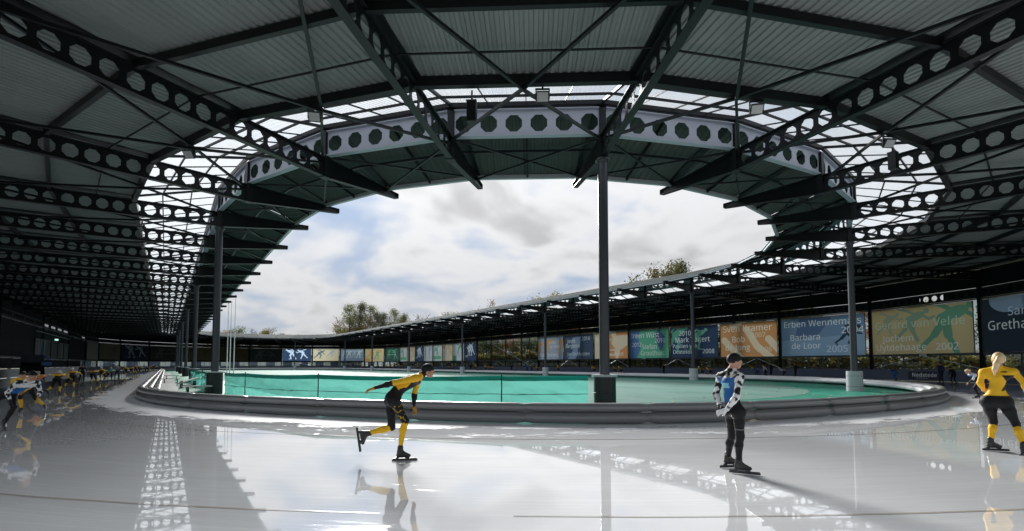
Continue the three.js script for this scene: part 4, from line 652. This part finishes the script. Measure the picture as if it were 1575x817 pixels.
// head: faces local +z, then turned; returns coloured geometry, and optionally a cap / helmet / hair
function turned(center, yaw, pitch, roll = 0) { const m = new THREE.Matrix4().makeRotationFromEuler(new THREE.Euler(pitch, yaw, roll, 'YXZ')); m.setPosition(v(center)); return m; }
const ell = (p, x, y, z, a, b, c) => { const k0 = Math.hypot((p.x - x) / a, (p.y - y) / b, (p.z - z) / c), k1 = Math.hypot((p.x - x) / (a * a), (p.y - y) / (b * b), (p.z - z) / (c * c)); return k0 * (k0 - 1) / (k1 + 1e-9); };
const headF = (p) => { let d = ell(p, 0, 0.025, -0.012, 0.074, 0.092, 0.094); d = smin(d, ell(p, 0, -0.045, 0.028, 0.052, 0.062, 0.058), 0.04); d = smin(d, ell(p, 0, -0.088, 0.055, 0.024, 0.02, 0.026), 0.03);
  d = smin(d, ell(p, 0, -0.012, 0.094, 0.011, 0.024, 0.02), 0.016); d = smin(d, ell(p, 0, -0.026, 0.102, 0.014, 0.011, 0.013), 0.012); d = smin(d, ell(p, 0, 0.022, 0.076, 0.05, 0.012, 0.016), 0.02); d = smin(d, ell(p, 0, -0.06, 0.082, 0.022, 0.008, 0.01), 0.012);
  for (const s of [-1, 1]) { d = Math.max(d, -ell(p, s * 0.03, 0.003, 0.094, 0.016, 0.01, 0.012)); d = smin(d, ell(p, s * 0.03, 0.002, 0.078, 0.012, 0.0095, 0.012), 0.004); d = smin(d, ell(p, s * 0.078, -0.01, -0.01, 0.009, 0.032, 0.02), 0.008); d = smin(d, ell(p, s * 0.045, -0.03, 0.06, 0.02, 0.02, 0.02), 0.03); } return d; };
function makeHead(center, yaw, pitch, roll, skin = SKIN, hair = null) {
  const g = nets(headF, V3(-0.1, -0.13, -0.125), V3(0.1, 0.135, 0.13), 0.0055), n = g.attributes.position, col = new Float32Array(n.count * 3);
  for (let i = 0; i < n.count; i++) { const x = n.getX(i), y = n.getY(i), z = n.getZ(i); let c = skin; const e = Math.hypot((Math.abs(x) - 0.03) / 0.012, (y - 0.002) / 0.0075); if (z > 0.07 && e < 1) c = Math.hypot(Math.abs(x) - 0.03, y - 0.002) < 0.005 ? [0.03, 0.025, 0.02] : [0.62, 0.6, 0.58]; else if (z > 0.06 && Math.abs(Math.abs(x) - 0.03) < 0.018 && y > 0.018 && y < 0.027) c = [0.09, 0.06, 0.04]; else if (z > 0.07 && Math.abs(x) < 0.021 && y < -0.053 && y > -0.067) c = [0.42, 0.16, 0.14]; if (hair && (y > 0.05 || z < -0.02) && y > -0.06) c = hair; col.set(c, i * 3); }
  g.setAttribute('color', new THREE.BufferAttribute(col, 3)); return g.applyMatrix4(turned(center, yaw, pitch, roll));
}
const solid = (g, c) => { const n = g.attributes.position.count, a = new Float32Array(n * 3); for (let i = 0; i < n; i++) a.set(c, i * 3); g.setAttribute('color', new THREE.BufferAttribute(a, 3)); return g; };
function makeCap(center, yaw, pitch, roll, kind, c) {
  const f = { beanie: (p) => Math.max(headF(p) - 0.014, ell(p, 0, 0.04, -0.012, 0.096, 0.102, 0.114), 0.02 - p.y - Math.min(0.05, Math.max(0, 0.07 - p.z) * 0.5)), helmet: (p) => Math.max(ell(p, 0, 0.035, -0.015, 0.102, 0.1, 0.128), 0.03 - p.y - Math.max(0, -p.z) * 0.35), hair: (p) => Math.max(headF(p) - 0.016, Math.min(0.02 - p.y, 1) < 0 ? -1 : p.z - 0.035, p.z > 0.03 ? 0.055 - p.y : -1, -0.085 - p.y) }[kind];
  return solid(nets(f, V3(-0.13, -0.11, -0.16), V3(0.13, 0.16, 0.14), 0.007), c).applyMatrix4(turned(center, yaw, pitch, roll));
}
// hand: wrist, direction of the fingers, normal of the back of the hand, thumb side (+1 / -1), how far the fingers curl
function makeHand(wr, dir, back, thumb, curl, c) {
  const d = v(nrm(dir)), b = v(nrm(back)); b.addScaledVector(d, -b.dot(d)).normalize(); const s = d.clone().cross(b).multiplyScalar(thumb), W0 = v(wr), at = (x, y, z) => W0.clone().addScaledVector(d, x).addScaledVector(s, y).addScaledVector(b, z);
  const L = [], cb = (a, e, ra, rb) => L.push({ a, b: e, ra, rb, c });
  cb(at(-0.02, 0, 0), at(0.03, 0, 0), 0.027, 0.024); for (const y of [-0.024, -0.008, 0.008, 0.024]) cb(at(0.015, y * 0.7, 0), at(0.085, y, 0), 0.017, 0.0125);
  [[-0.026, 0.058], [-0.0085, 0.072], [0.0095, 0.077], [0.027, 0.068]].forEach(([y, len]) => { let p = at(0.088, y, 0), a = curl * 0.5; for (const k of [0.45, 0.32, 0.25]) { const q = p.clone().addScaledVector(d, Math.cos(a) * len * k).addScaledVector(b, -Math.sin(a) * len * k).addScaledVector(s, y * 0.12); cb(p, q, 0.0088, 0.0078); p = q; a += curl * 0.75; } });
  { const p = at(0.02, 0.026, -0.004), q = at(0.05, 0.05, -0.014), r = at(0.082, 0.056, -0.03); cb(p, q, 0.0135, 0.0105); cb(q, r, 0.0105, 0.0085); }
  return meshBones(L, 0.006, 0.0045);
}
// a clap skate: boot, with the blade as its part. Local x forward, y up, origin at the ankle; blade edge at y = -0.15
const bootGeo = (() => { const g = nets(field([B_([0, 0.07, 0], [0, 0, 0], 0.05, 0.046), B_([-0.035, -0.06, 0], [0.03, -0.045, 0], 0.036, 0.04), B_([0.03, -0.045, 0], [0.15, -0.068, 0], 0.04, 0.028), B_([-0.01, 0, 0], [0.09, -0.05, 0], 0.045, 0.032)], 0.03), V3(-0.11, -0.13, -0.09), V3(0.22, 0.15, 0.09), 0.009); const p = g.attributes.position; for (let i = 0; i < p.count; i++) if (p.getY(i) < -0.092) p.setY(i, -0.092); g.computeVertexNormals(); return g; })();
const bladeGeo = merge([box(0.43, 0.03, 0.006, 0.075, -0.136, 0), box(0.41, 0.016, 0.016, 0.075, -0.118, 0), box(0.07, 0.03, 0.03, 0.12, -0.102, 0), box(0.05, 0.03, 0.03, -0.05, -0.102, 0), box(0.22, 0.008, 0.035, 0.03, -0.094, 0)]);
const bladeFar = merge([box(0.43, 0.05, 0.012, 0.075, -0.125, 0)]), bootFar = merge([box(0.24, 0.07, 0.085, 0.05, -0.062, 0), new THREE.CylinderGeometry(0.05, 0.048, 0.14, 7)]);
function skate(parent, an, fwd, up, far) {
  const x = v(nrm(fwd)), y = v(nrm(up)); y.addScaledVector(x, -y.dot(x)).normalize(); const m = new THREE.Matrix4().makeBasis(x, y, x.clone().cross(y)); m.setPosition(v(an));
  const b = part('skate', far ? bootFar : bootGeo, M.boot, parent, m); part('blade', far ? bladeFar : bladeGeo, M.blade, b); return b;
}
const stripes = (c1, c2, a, b) => (t) => (t > a && t < b ? c2 : c1);
const YC = (t) => (t > 0.08 ? YEL : BLK), YC2 = (t) => (t > 0.88 ? BLK : YEL);
function person(label, pos, turn, group) { return thing('person', label, 'person', pos, turn, group); }

// 1. skater in yellow and black, passing in the middle
{
  const p = (x, y, z = 0) => [(x - 430) / 418, (765 - y) / 418, z], q = 1 / 418;
  const o = person('skater in black and yellow with black cap gliding past in the middle', [3.42, 0, -8.12], -bearing(618));
  const J = { head: p(598, 122), neck: p(543, 158), chest: p(478, 196), belly: p(392, 250), pelvis: p(338, 312), shR: p(508, 172, 0.17), shL: p(530, 188, -0.17), elR: p(350, 205, 0.25), wrR: p(222, 240, 0.23), elL: p(504, 290, -0.2), wrL: p(499, 388, -0.15), hipR: p(356, 338, 0.085), hipL: p(332, 338, -0.085), knR: p(438, 482, 0.1), anR: p(405, 668, 0.04), knL: p(342, 532, -0.08), anL: p(160, 575, -0.1), calfBack: [-0.6, 0, 0] };
  const upn = nrm(sub(J.neck, J.pelvis)), out = [-upn[1], upn[0], 0];
  const C = { torso: (t, P_) => { const d = (P_.x - J.belly[0]) * out[0] + (P_.y - J.belly[1]) * out[1]; const s = (P_.x - J.belly[0]) * upn[0] + (P_.y - J.belly[1]) * upn[1]; return s < -0.02 || d < -0.035 + 0.05 * noise.noise(s * 6, d * 6, P_.z * 4) ? BLK : YEL; }, hips: BLK, shoulder: YEL, upper: YEL, fore: BLK, thigh: (t, P_) => (Math.abs(noise.noise(P_.x * 7, P_.y * 7, 3)) < 0.02 && P_.z > 0.12 ? YEL : BLK), calf: YC, calf2: YC2, neck: BLK, collar: BLK };
  const L = bodyBones(J, C, { hip: 0.108, thigh: 0.083, girth: 0.92 });
  const skin = [0.40, 0.22, 0.14];
  const g = [meshBones(L, 0.035, 0.0125, true), makeHead(J.head, Math.PI / 2, 0.12, 0, skin), makeHand(J.wrR, [-1, -0.32, 0.05], [0.1, 0.9, 0.3], 1, 0.55, [0.42, 0.24, 0.05]), makeHand(J.wrL, [0.25, -1, 0.1], [0.5, 0.1, -0.7], 1, 0.7, [0.42, 0.24, 0.05])];
  part('body', joinColored(g), vc, o); part('cap', makeCap(J.head, Math.PI / 2, 0.12, 0, 'beanie', BLK), vc, o);
  skate(o, J.anR.map((x, i) => (i === 1 ? 0.15 : x)), [1, 0, 0.05], [0, 1, 0]); skate(o, J.anL, [0.15, -0.98, 0], [0.98, 0.16, 0]);
}
// 2. standing skater with spotted top seen from behind
{
  const o = person('skater in black cap and white top with black spots and blue back, hands clasped behind', [7.16, 0, -4.18], -bearing(1141));
  const J = { head: [-0.035, 1.70, 0.0], neck: [-0.08, 1.555, 0.0], chest: [-0.11, 1.37, 0], belly: [-0.10, 1.17, 0.0], pelvis: [-0.06, 1.0, 0.0], shL: [-0.245, 1.465, -0.12], shR: [0.03, 1.465, 0.14], elL: [-0.315, 1.19, -0.13], wrL: [-0.25, 0.985, 0.06], elR: [-0.02, 1.17, 0.245], wrR: [-0.165, 0.97, 0.215], hipL: [-0.115, 0.925, -0.075], hipR: [0.0, 0.925, 0.07], knL: [-0.10, 0.55, -0.16], anL: [-0.17, 0.16, -0.36], knR: [0.015, 0.56, 0.08], anR: [-0.01, 0.16, 0.02], calfBack: [-0.7, 0, 0.3] };
  const cow = (P_) => (noise.noise(P_.x * 13 + 3, P_.y * 13, P_.z * 13 + 1) > 0.05 ? BLK : WHT), sleeve = (t, P_) => cow(P_);
  const torso = (t, P_) => { const a = (P_.x + 0.1) * 0.7 + P_.z * 0.7; if (P_.y > 1.455 || Math.abs(a) > 0.2) return cow(P_); if (P_.y < 1.0) return BLK; if (P_.y > 1.29 && P_.y < 1.37 && a > -0.11 && a < 0.06) return [0.25, 0.5, 0.62]; if (P_.y < 1.08 + 0.03 * noise.noise(P_.x * 20, P_.y * 8, 1)) return [0.02, 0.06, 0.2]; return BLU; };
  const C = { torso, hips: BLK, shoulder: sleeve, upper: sleeve, fore: sleeve, thigh: (t, P_) => (Math.abs(P_.y - 0.68) < 0.006 && P_.z > 0.1 ? GRY : BLK), calf: BLK, calf2: (t) => (t > 0.86 ? [0.5, 0.33, 0.1] : BLK), neck: SKIN, collar: BLK };
  const L = bodyBones(J, C, { hip: 0.1, thigh: 0.078, girth: 0.86 });
  const yaw = 1.95;
  const g = [meshBones(L, 0.035, 0.0125, true), makeHead(J.head, yaw, 0.0, 0), makeHand(J.wrL, [0.75, -0.2, 0.35], [-0.4, 0.4, 0.8], 1, 0.6, BLK), makeHand(J.wrR, [-0.9, -0.35, 0.1], [-0.3, 0.2, 0.9], -1, 0.6, WHT)];
  part('body', joinColored(g), vc, o); part('cap', makeCap(J.head, yaw, 0.05, 0, 'beanie', BLK), vc, o);
  skate(o, J.anR, [1, 0, 0.04], [0, 1, 0]); skate(o, J.anL, [0.85, 0, -0.5], [0, 1, 0]);
}
// 3. blonde skater at the right edge, from behind
{
  const o = person('blonde skater in yellow top and black leggings seen from behind at the right edge', [12.98, 0, -2.42], -bearing(1541));
  const k = 1 / 372, p = (x, y, z = 0) => [(x - 320) * k, (752 - y) * k, z];
  const J = { head: p(352, 98, 0.0), neck: p(346, 160, 0.0), chest: p(343, 232, 0), belly: p(334, 312, 0), pelvis: p(330, 385, 0), shL: p(268, 192), shR: p(424, 188), elL: p(250, 268, -0.02), wrL: p(268, 328, -0.17), elR: p(472, 268, 0.02), wrR: p(484, 345, -0.1), hipL: p(287, 402), hipR: p(372, 402), knL: p(309, 545, -0.03), anL: [p(290, 0)[0], 0.16, 0.02], knR: p(420, 548, 0.03), anR: [p(452, 0)[0], 0.13, 0.18], calfBack: [0, 0, 1] };
  const C = { torso: (t, P_) => (P_.y < 1.06 ? BLK : P_.x - 0.03 > 0.15 - Math.abs(P_.y - 1.32) * 0.5 && P_.y < 1.45 && P_.y > 1.15 ? BLK : P_.y > 1.505 && P_.y < 1.53 && P_.x > 0.06 && P_.x < 0.19 ? BLK : YEL), hips: (t, P_) => (P_.y > 1.06 ? YEL : BLK), shoulder: YEL, upper: YEL, fore: YEL, thigh: BLK, calf: (t) => (t > 0.5 ? YEL : BLK), calf2: (t) => (t > 0.75 ? BLK : YEL), neck: SKIN, collar: YEL };
  const L = bodyBones(J, C, { hip: 0.12, thigh: 0.097, girth: 0.95 }), yaw = Math.PI - 0.15;
  const g = [meshBones(L, 0.04, 0.0125, true), makeHead(J.head, yaw, -0.1, 0, SKIN, BLOND), makeHand(J.wrL, [0.6, -0.2, -0.5], [-0.6, 0.2, 0.3], 1, 0.6, SKIN), makeHand(J.wrR, [0.1, -0.8, -0.4], [0.8, 0.1, 0.2], -1, 0.6, SKIN)];
  part('body', joinColored(g), vc, o);
  const hm = new THREE.MeshPhysicalMaterial({ vertexColors: true, roughness: 0.45, side: THREE.DoubleSide, bumpMap: grit, bumpScale: 0.004 });
  part('hair', makeCap(J.head, yaw, -0.05, 0, 'hair', BLOND), hm, o);
  const hb = [0.02, 0.06, -0.02], tail = []; const hx = J.head; [[0.0, 0.03, 0.1], [0.0, 0.02, 0.135], [-0.03, -0.09, 0.165], [-0.055, -0.2, 0.165], [-0.065, -0.31, 0.15]].forEach((d, i, a) => { if (i) tail.push(B_(add(hx, a[i - 1]), add(hx, d), [0.036, 0.034, 0.05, 0.042][i - 1], [0.034, 0.05, 0.042, 0.012][i - 1], BLOND)); });
  part('ponytail', meshBones(tail, 0.02, 0.008), hm, o);
  skate(o, J.anL, [0.85, 0, -0.5], [0, 1, 0]); skate(o, J.anR, [0.45, 0, -0.9], [0, 1, 0]);
}
// 4. bent skater coming towards the camera at the left edge
{
  const o = person('helmeted skater in white spotted top with blue band bending forward at the left edge', [-3.32, 0, -17.5], -bearing(6));
  const J = { head: [0.5, 1.36, 0.35], neck: [0.44, 1.25, 0.2], chest: [0.38, 1.14, 0.05], belly: [0.24, 1.03, -0.14], pelvis: [0.08, 0.94, -0.3], shL: [0.22, 1.16, 0.1], shR: [0.6, 1.18, 0.1], elL: [0.06, 0.95, 0.16], wrL: [0.12, 0.75, 0.25], elR: [0.66, 0.95, 0.12], wrR: [0.62, 0.8, 0.22], hipL: [-0.02, 0.88, -0.32], hipR: [0.15, 0.87, -0.3], knL: [-0.32, 0.55, -0.35], anL: [-0.62, 0.22, -0.55], knR: [0.2, 0.58, -0.02], anR: [0.03, 0.16, 0.0], calfBack: [0, 0, -1] };
  const cow = (P_) => (noise.noise(P_.x * 14 + 7, P_.y * 14, P_.z * 14) > 0.1 ? BLK : WHT);
  const C = { torso: (t, P_) => (P_.y < 1.0 ? [0.02, 0.12, 0.40] : P_.y < 1.06 ? BLU : WHT), hips: BLK, shoulder: (t, P_) => cow(P_), upper: (t, P_) => cow(P_), fore: (t, P_) => (t > 0.8 ? BLK : cow(P_)), thigh: BLK, calf: BLK, calf2: BLK };
  const g = [meshBones(bodyBones(J, C, { hip: 0.108 }), 0.035, 0.016), makeHead(J.head, 0.25, 0.25, 0, [0.38, 0.21, 0.13]), makeHand(J.wrL, [0.1, -1, 0.2], [-0.6, 0, 0.6], 1, 0.7, BLK), makeHand(J.wrR, [-0.1, -1, 0.2], [0.6, 0, 0.6], -1, 0.7, [0.4, 0.23, 0.05])];
  part('body', joinColored(g), vc, o); part('helmet', makeCap(J.head, 0.25, 0.15, 0, 'helmet', BLK), vc, o);
  skate(o, J.anR, [0.15, 0, 1], [0, 1, 0]); skate(o, J.anL, [0.3, -0.2, 0.9], [0.5, 0.85, 0.1]);
}
// the others: a few poses in a few suits, local x is the direction of travel
const POSE = {
  low: { head: [0.5, 1.2, 0], neck: [0.38, 1.12, 0], chest: [0.24, 1.06, 0], belly: [0.02, 0.98, 0], pelvis: [-0.16, 0.88, 0], shL: [0.3, 1.08, -0.17], shR: [0.3, 1.08, 0.17], elL: [0.04, 1.1, -0.27], elR: [0.04, 1.1, 0.27], wrL: [-0.12, 1.03, -0.06], wrR: [-0.12, 1.06, 0.06], hipL: [-0.17, 0.83, -0.09], hipR: [-0.17, 0.83, 0.09], knL: [0.1, 0.5, -0.1], anL: [-0.06, 0.16, -0.09], knR: [-0.06, 0.46, 0.2], anR: [-0.5, 0.26, 0.38] },
  swing: { head: [0.46, 1.3, 0.02], neck: [0.34, 1.21, 0], chest: [0.22, 1.13, 0], belly: [0.02, 1.02, 0], pelvis: [-0.14, 0.9, 0], shL: [0.28, 1.15, -0.17], shR: [0.26, 1.15, 0.17], elL: [0.42, 0.93, -0.22], elR: [-0.02, 1.12, 0.32], wrL: [0.5, 0.75, -0.05], wrR: [-0.26, 1.02, 0.4], hipL: [-0.15, 0.85, -0.09], hipR: [-0.15, 0.85, 0.09], knL: [-0.02, 0.48, -0.26], anL: [-0.4, 0.24, -0.42], knR: [0.12, 0.52, 0.1], anR: [-0.04, 0.16, 0.08] },
  glide: { head: [0.3, 1.5, 0], neck: [0.2, 1.38, 0], chest: [0.13, 1.27, 0], belly: [0.03, 1.1, 0], pelvis: [-0.06, 0.94, 0], shL: [0.15, 1.3, -0.19], shR: [0.15, 1.3, 0.19], elL: [0.02, 1.08, -0.28], elR: [0.05, 1.06, 0.28], wrL: [0.16, 0.9, -0.24], wrR: [0.2, 0.9, 0.2], hipL: [-0.06, 0.89, -0.1], hipR: [-0.06, 0.89, 0.1], knL: [0.1, 0.52, -0.12], anL: [-0.03, 0.16, -0.13], knR: [0.04, 0.52, 0.14], anR: [-0.14, 0.16, 0.16] },
  stand: { head: [0.05, 1.72, 0], neck: [0.0, 1.56, 0], chest: [0, 1.4, 0], belly: [0.01, 1.2, 0], pelvis: [0, 1.02, 0], shL: [0, 1.47, -0.19], shR: [0, 1.47, 0.19], elL: [-0.06, 1.2, -0.25], elR: [-0.06, 1.2, 0.25], wrL: [0.05, 0.98, -0.22], wrR: [0.05, 0.98, 0.22], hipL: [0, 0.95, -0.09], hipR: [0, 0.95, 0.09], knL: [0.03, 0.55, -0.1], anL: [0, 0.16, -0.1], knR: [0, 0.55, 0.1], anR: [-0.06, 0.16, 0.11] },
};
const suit = (torso, arm, fore, leg, calf) => ({ torso, hips: leg, shoulder: arm, upper: arm, fore, thigh: leg, calf: calf, calf2: calf, neck: SKIN, collar: arm });
const SUIT = { yellow: suit(BLK, YEL, YEL, BLK, YEL), yellowback: suit(YEL, YEL, BLK, BLK, YEL), blue: suit(BLU, BLU, BLU, NAVY, NAVY), black: suit(BLK, BLK, BLK, BLK, BLK), green: suit(GRN, GRN, ORG, BLK, BLK), grey: suit(GRY, GRY, GRY, BLK, BLK), orange: suit(ORG, ORG, ORG, NAVY, BLK), navy: suit(NAVY, NAVY, NAVY, NAVY, BLK), bluetop: suit((t, P_) => (P_.y > 1.05 ? BLU : BLK), WHT, BLK, BLK, BLK), pale: suit([0.5, 0.52, 0.55], [0.5, 0.52, 0.55], [0.4, 0.4, 0.42], BLK, BLK), allblue: suit(BLU, BLU, BLK, BLU, BLU) };
const bodies = {}, protoHead = {};
function figure(label, pose, su, x, z, heading, far, capC = BLK, s = 1, mirror = false) {
  const o = person(label, [x, 0, z], heading); o.scale.set(s, s, mirror ? -s : s);
  const J = POSE[pose], key = pose + su + (far ? 'f' : 'n'), cell = far ? 0.034 : 0.021;
  bodies[key] ??= (() => { const L = bodyBones(J, SUIT[su], { hip: 0.112 }), hd = far ? [B_(add(J.head, [-0.01, 0.02, 0]), add(J.head, [0.025, -0.045, 0]), 0.092, 0.06, SKIN)] : null;
    for (const q of ['L', 'R']) { const d = nrm(sub(J['wr' + q], J['el' + q])); if (far) L.push(B_(J['wr' + q], add(J['wr' + q], d, 0.13), 0.034, 0.022, SKIN)); }
    const g = [meshBones(far ? [...L, ...hd] : L, 0.035, cell)]; if (!far) { g.push(makeHead(J.head, Math.PI / 2, 0.1, 0)); for (const q of ['L', 'R']) g.push(makeHand(J['wr' + q], sub(J['wr' + q], J['el' + q]), [0.3, 0.5, q === 'L' ? -0.6 : 0.6], q === 'L' ? 1 : -1, 0.7, [0.3, 0.18, 0.06])); } return joinColored(g); })();
  part('body', bodies[key], vc, o);
  const hk = pose + capC.join() + (far ? 'f' : 'n'); protoHead[hk] ??= far ? solid(new THREE.SphereGeometry(0.105, 10, 7, 0, 6.3, 0, 1.65).rotateZ(0.25).translate(J.head[0] - 0.012, J.head[1] + 0.022, 0), capC) : makeCap(J.head, Math.PI / 2, 0.1, 0, 'helmet', capC);
  part('helmet', protoHead[hk], vc, o);
  skate(o, J.anL, [1, J.anL[1] > 0.2 ? -0.25 : 0, -0.1], [0.1, 1, J.anL[1] > 0.2 ? 0.5 : 0], far); skate(o, J.anR, [1, J.anR[1] > 0.2 ? -0.25 : 0, 0.1], [0.1, 1, J.anR[1] > 0.2 ? -0.5 : 0], far);
  return o;
}
const ground = (px, py) => { const dx = (px - 787) / F, depth = 1.65 * F / (py - 560.8), b = bearing(px), d = depth * Math.sqrt(1 + dx * dx); return [Math.sin(b) * d, -Math.cos(b) * d]; };
const TOWARD = -Math.PI / 2 + 0.12;      // coming towards the camera down the left straight
{
  // the pack on the left straight: [px, foot py or depth z, pose, suit, words, helmet]
  const W_ = [0.6, 0.6, 0.62];
  const near = [
    [42, 635, 'swing', 'yellow', 'black suited skater with yellow sleeves right behind the white topped skater at the left edge', BLK], [60, 612, 'low', 'orange', 'skater in orange top and navy trousers behind the left edge skaters', GRY],
    [91, 607, 'low', 'yellow', 'skater in black and yellow with white helmet, nearest of the pack in the left lane', W_], [113, 599, 'swing', 'yellow', 'second black and yellow skater of the left pack, striding', W_],
    [128, 588, 'glide', 'black', 'skater all in black between the yellow ones of the left pack', BLK], [145, 591.5, 'low', 'yellow', 'third yellow sleeved skater of the left pack, low crouch with dark helmet', BLK],
    [158, 588, 'swing', 'yellow', 'yellow sleeved skater with pale helmet at the green topped skater', W_], [171, 586, 'swing', 'green', 'skater in green top with orange gloves in the left pack', [0.55, 0.45, 0.1]],
    [181, 582, 'glide', 'grey', 'skater in grey top behind the green topped one', GRY], [194, 579, 'swing', 'yellow', 'yellow and black skater stretching one leg right of the grey topped skater', W_],
  ];
  near.forEach(([px, py, pose, su, label, cap], k) => { const [x, z] = ground(px, py); figure(label, pose, su, x, z, TOWARD + (k % 3 - 1) * 0.12, k > 6, cap, k === 4 ? 1.02 : 1, k % 2 === 1); });
  const farPack = [[203, 'low', 'yellow'], [209, 'glide', 'yellow'], [214, 'swing', 'black'], [218, 'low', 'yellow'], [223, 'glide', 'grey'], [227, 'low', 'black'], [232, 'swing', 'yellow'], [236, 'glide', 'black'], [241, 'low', 'yellow'], [246, 'glide', 'grey']];
  farPack.forEach(([px, pose, su], k) => { const z = -(104 + k * 5.2), b = bearing(px), x = Math.tan(b) * -z; figure(['yellow', 'second yellow', 'black', 'third yellow', 'grey', 'second black', 'fourth yellow', 'third black', 'last yellow', 'last grey'][k] + ' clad skater in the distant end of the left pack', pose, su, x, z, TOWARD, true, k % 3 ? W_ : BLK, 1, k % 2 === 0); });
}
{
  // skaters going away along the right straight and round the bends: placed on a lane by their pixel column
  const onLane = (px, R) => { const b = bearing(px), tx = Math.sin(b), tz = -Math.cos(b); let best = null; for (let t = -4; t < 60; t += 0.02) { const p = P(t, R), c = tx * p.z - tz * p.x; if (tx * p.x + tz * p.z > 30 && (!best || Math.abs(c) / Math.hypot(p.x, p.z) < best.e)) { const e = Math.abs(c) / Math.hypot(p.x, p.z); if (e < 0.02) best = { e, t, p }; } } return best; };
  const list = [
    [1374, 36, 'low', 'allblue', 'skater all in blue crouching low in front of the navy boards', NAVY, 0, 1], [1447, 35, 'stand', 'navy', 'upright person in navy beside the advertising board', BLK, 1, 1], [1463, 35, 'glide', 'black', 'smaller person in black next to the upright navy one', BLK, 0, 0.9],
    [1222, 36, 'stand', 'black', 'upright person in black in front of the boards under the blue grey banner', [0.3, 0.1, 0.06], 0, 1], [1204, 34, 'low', 'pale', 'skater in pale top crouching left of the upright person in black', W0(), 0, 1],
    [1186, 35.5, 'stand', 'black', 'dark upright skater behind the standing man in the spotted top', BLK, 0, 1], [1176, 34, 'glide', 'pale', 'skater in pale grey top right behind the standing man', GRY, 0, 1], [1163, 35, 'low', 'blue', 'skater in blue bending beside the head of the standing man', YEL, 0, 1],
    [1092, 34, 'low', 'yellowback', 'right one of two yellow backed skaters bending right of the slim column', YEL, 0, 1], [1079, 35, 'low', 'yellowback', 'left one of two yellow backed skaters bending right of the slim column', YEL, 0, 1],
    [1021, 38.2, 'stand', 'black', 'dark person standing at the boards between the middle and the slim column', BLK, 0, 1], [954, 34, 'swing', 'yellowback', 'right yellow skater of the pair just right of the middle column', YEL, 1, 1], [946, 36, 'swing', 'yellowback', 'left yellow skater of the pair just right of the middle column', YEL, 1, 1],
    [923, 36, 'low', 'black', 'black clad skater half behind the middle column', BLK, 0, 1], [913, 34, 'swing', 'yellowback', 'yellow skater striding just left of the middle column', YEL, 1, 1], [859, 35, 'glide', 'yellowback', 'yellow skater right of the column by the tall windows', YEL, 0, 1],
    [827, 34, 'low', 'yellowback', 'yellow skater left of the column by the tall windows', YEL, 0, 1], [818, 36, 'glide', 'grey', 'grey skater between the yellow and the blue one under the tall windows', W0(), 0, 1], [811, 34, 'glide', 'blue', 'blue skater under the tall windows', BLU, 0, 1], [787, 38, 'stand', 'black', 'dark person standing under the tall windows', BLK, 0, 1],
    [757, 36, 'low', 'yellowback', 'yellow skater at the right of the group left of the tall windows', YEL, 0, 1], [753, 34, 'low', 'orange', 'orange topped skater in the group left of the tall windows', ORG, 0, 1], [747, 34, 'glide', 'yellowback', 'tallest yellow skater of the group left of the tall windows', YEL, 0, 1], [731, 35, 'stand', 'yellowback', 'single upright yellow skater in front of the white figured banner', YEL, 0, 1],
    [724, 37.5, 'stand', 'black', 'dark person at the boards by the white figured banner', BLK, 0, 1], [696, 36, 'low', 'orange', 'orange skater close behind a yellow one right of the gliding skater', ORG, 0, 1], [691, 34, 'low', 'yellowback', 'yellow skater in front of the orange one right of the gliding skater', YEL, 0, 1], [643, 34, 'swing', 'yellowback', 'yellow skater just left of the cap of the gliding skater', YEL, 0, 1],
    [621, 35, 'low', 'orange', 'orange skater left of the gliding skater, in the distance', ORG, 0, 1], [617, 33, 'low', 'yellowback', 'yellow skater next to the distant orange one', YEL, 0, 1], [607, 35, 'glide', 'orange', 'small orange skater in the far bend', ORG, 0, 1], [602, 33, 'glide', 'yellowback', 'small yellow skater in the far bend, third from its right end', YEL, 0, 1], [595, 35, 'swing', 'yellowback', 'small striding yellow skater in the far bend', YEL, 0, 1],
    [582, 34, 'stand', 'pale', 'tiny pale topped person in the far bend', ORG, 0, 1], [557, 34, 'low', 'yellowback', 'tiny yellow skater under the blue grey banner', YEL, 0, 1], [549, 35, 'glide', 'blue', 'tiny blue skater under the blue grey banner', BLU, 0, 1], [542, 34, 'low', 'yellowback', 'tiny yellow skater at the left of the blue one', YEL, 0, 1], [462, 34, 'glide', 'yellowback', 'tiny yellow skater below the navy banner with two skaters', YEL, 0, 1],
  ];
  function W0() { return [0.6, 0.62, 0.65]; }
  for (const [px, R, pose, su, label, cap, back, s] of list) { const q = onLane(px, R); if (!q) continue; const a = P(q.t + 0.02, R).sub(P(q.t - 0.02, R)); figure(label, pose, su, q.p.x, q.p.z, Math.atan2(-a.z, a.x), px < 1300, cap, s, px % 2 === 0); }
  const [x, z] = ground(1503, 613); figure('skater in blue top and black trousers leaning into the bend behind the blonde skater', 'swing', 'bluetop', x, z, Math.PI * 0.78, false, BLOND, 1);
}
scene.traverse((o) => { if (o.isMesh) { o.castShadow = o.receiveShadow = true; } });
renderer.render(scene, camera);
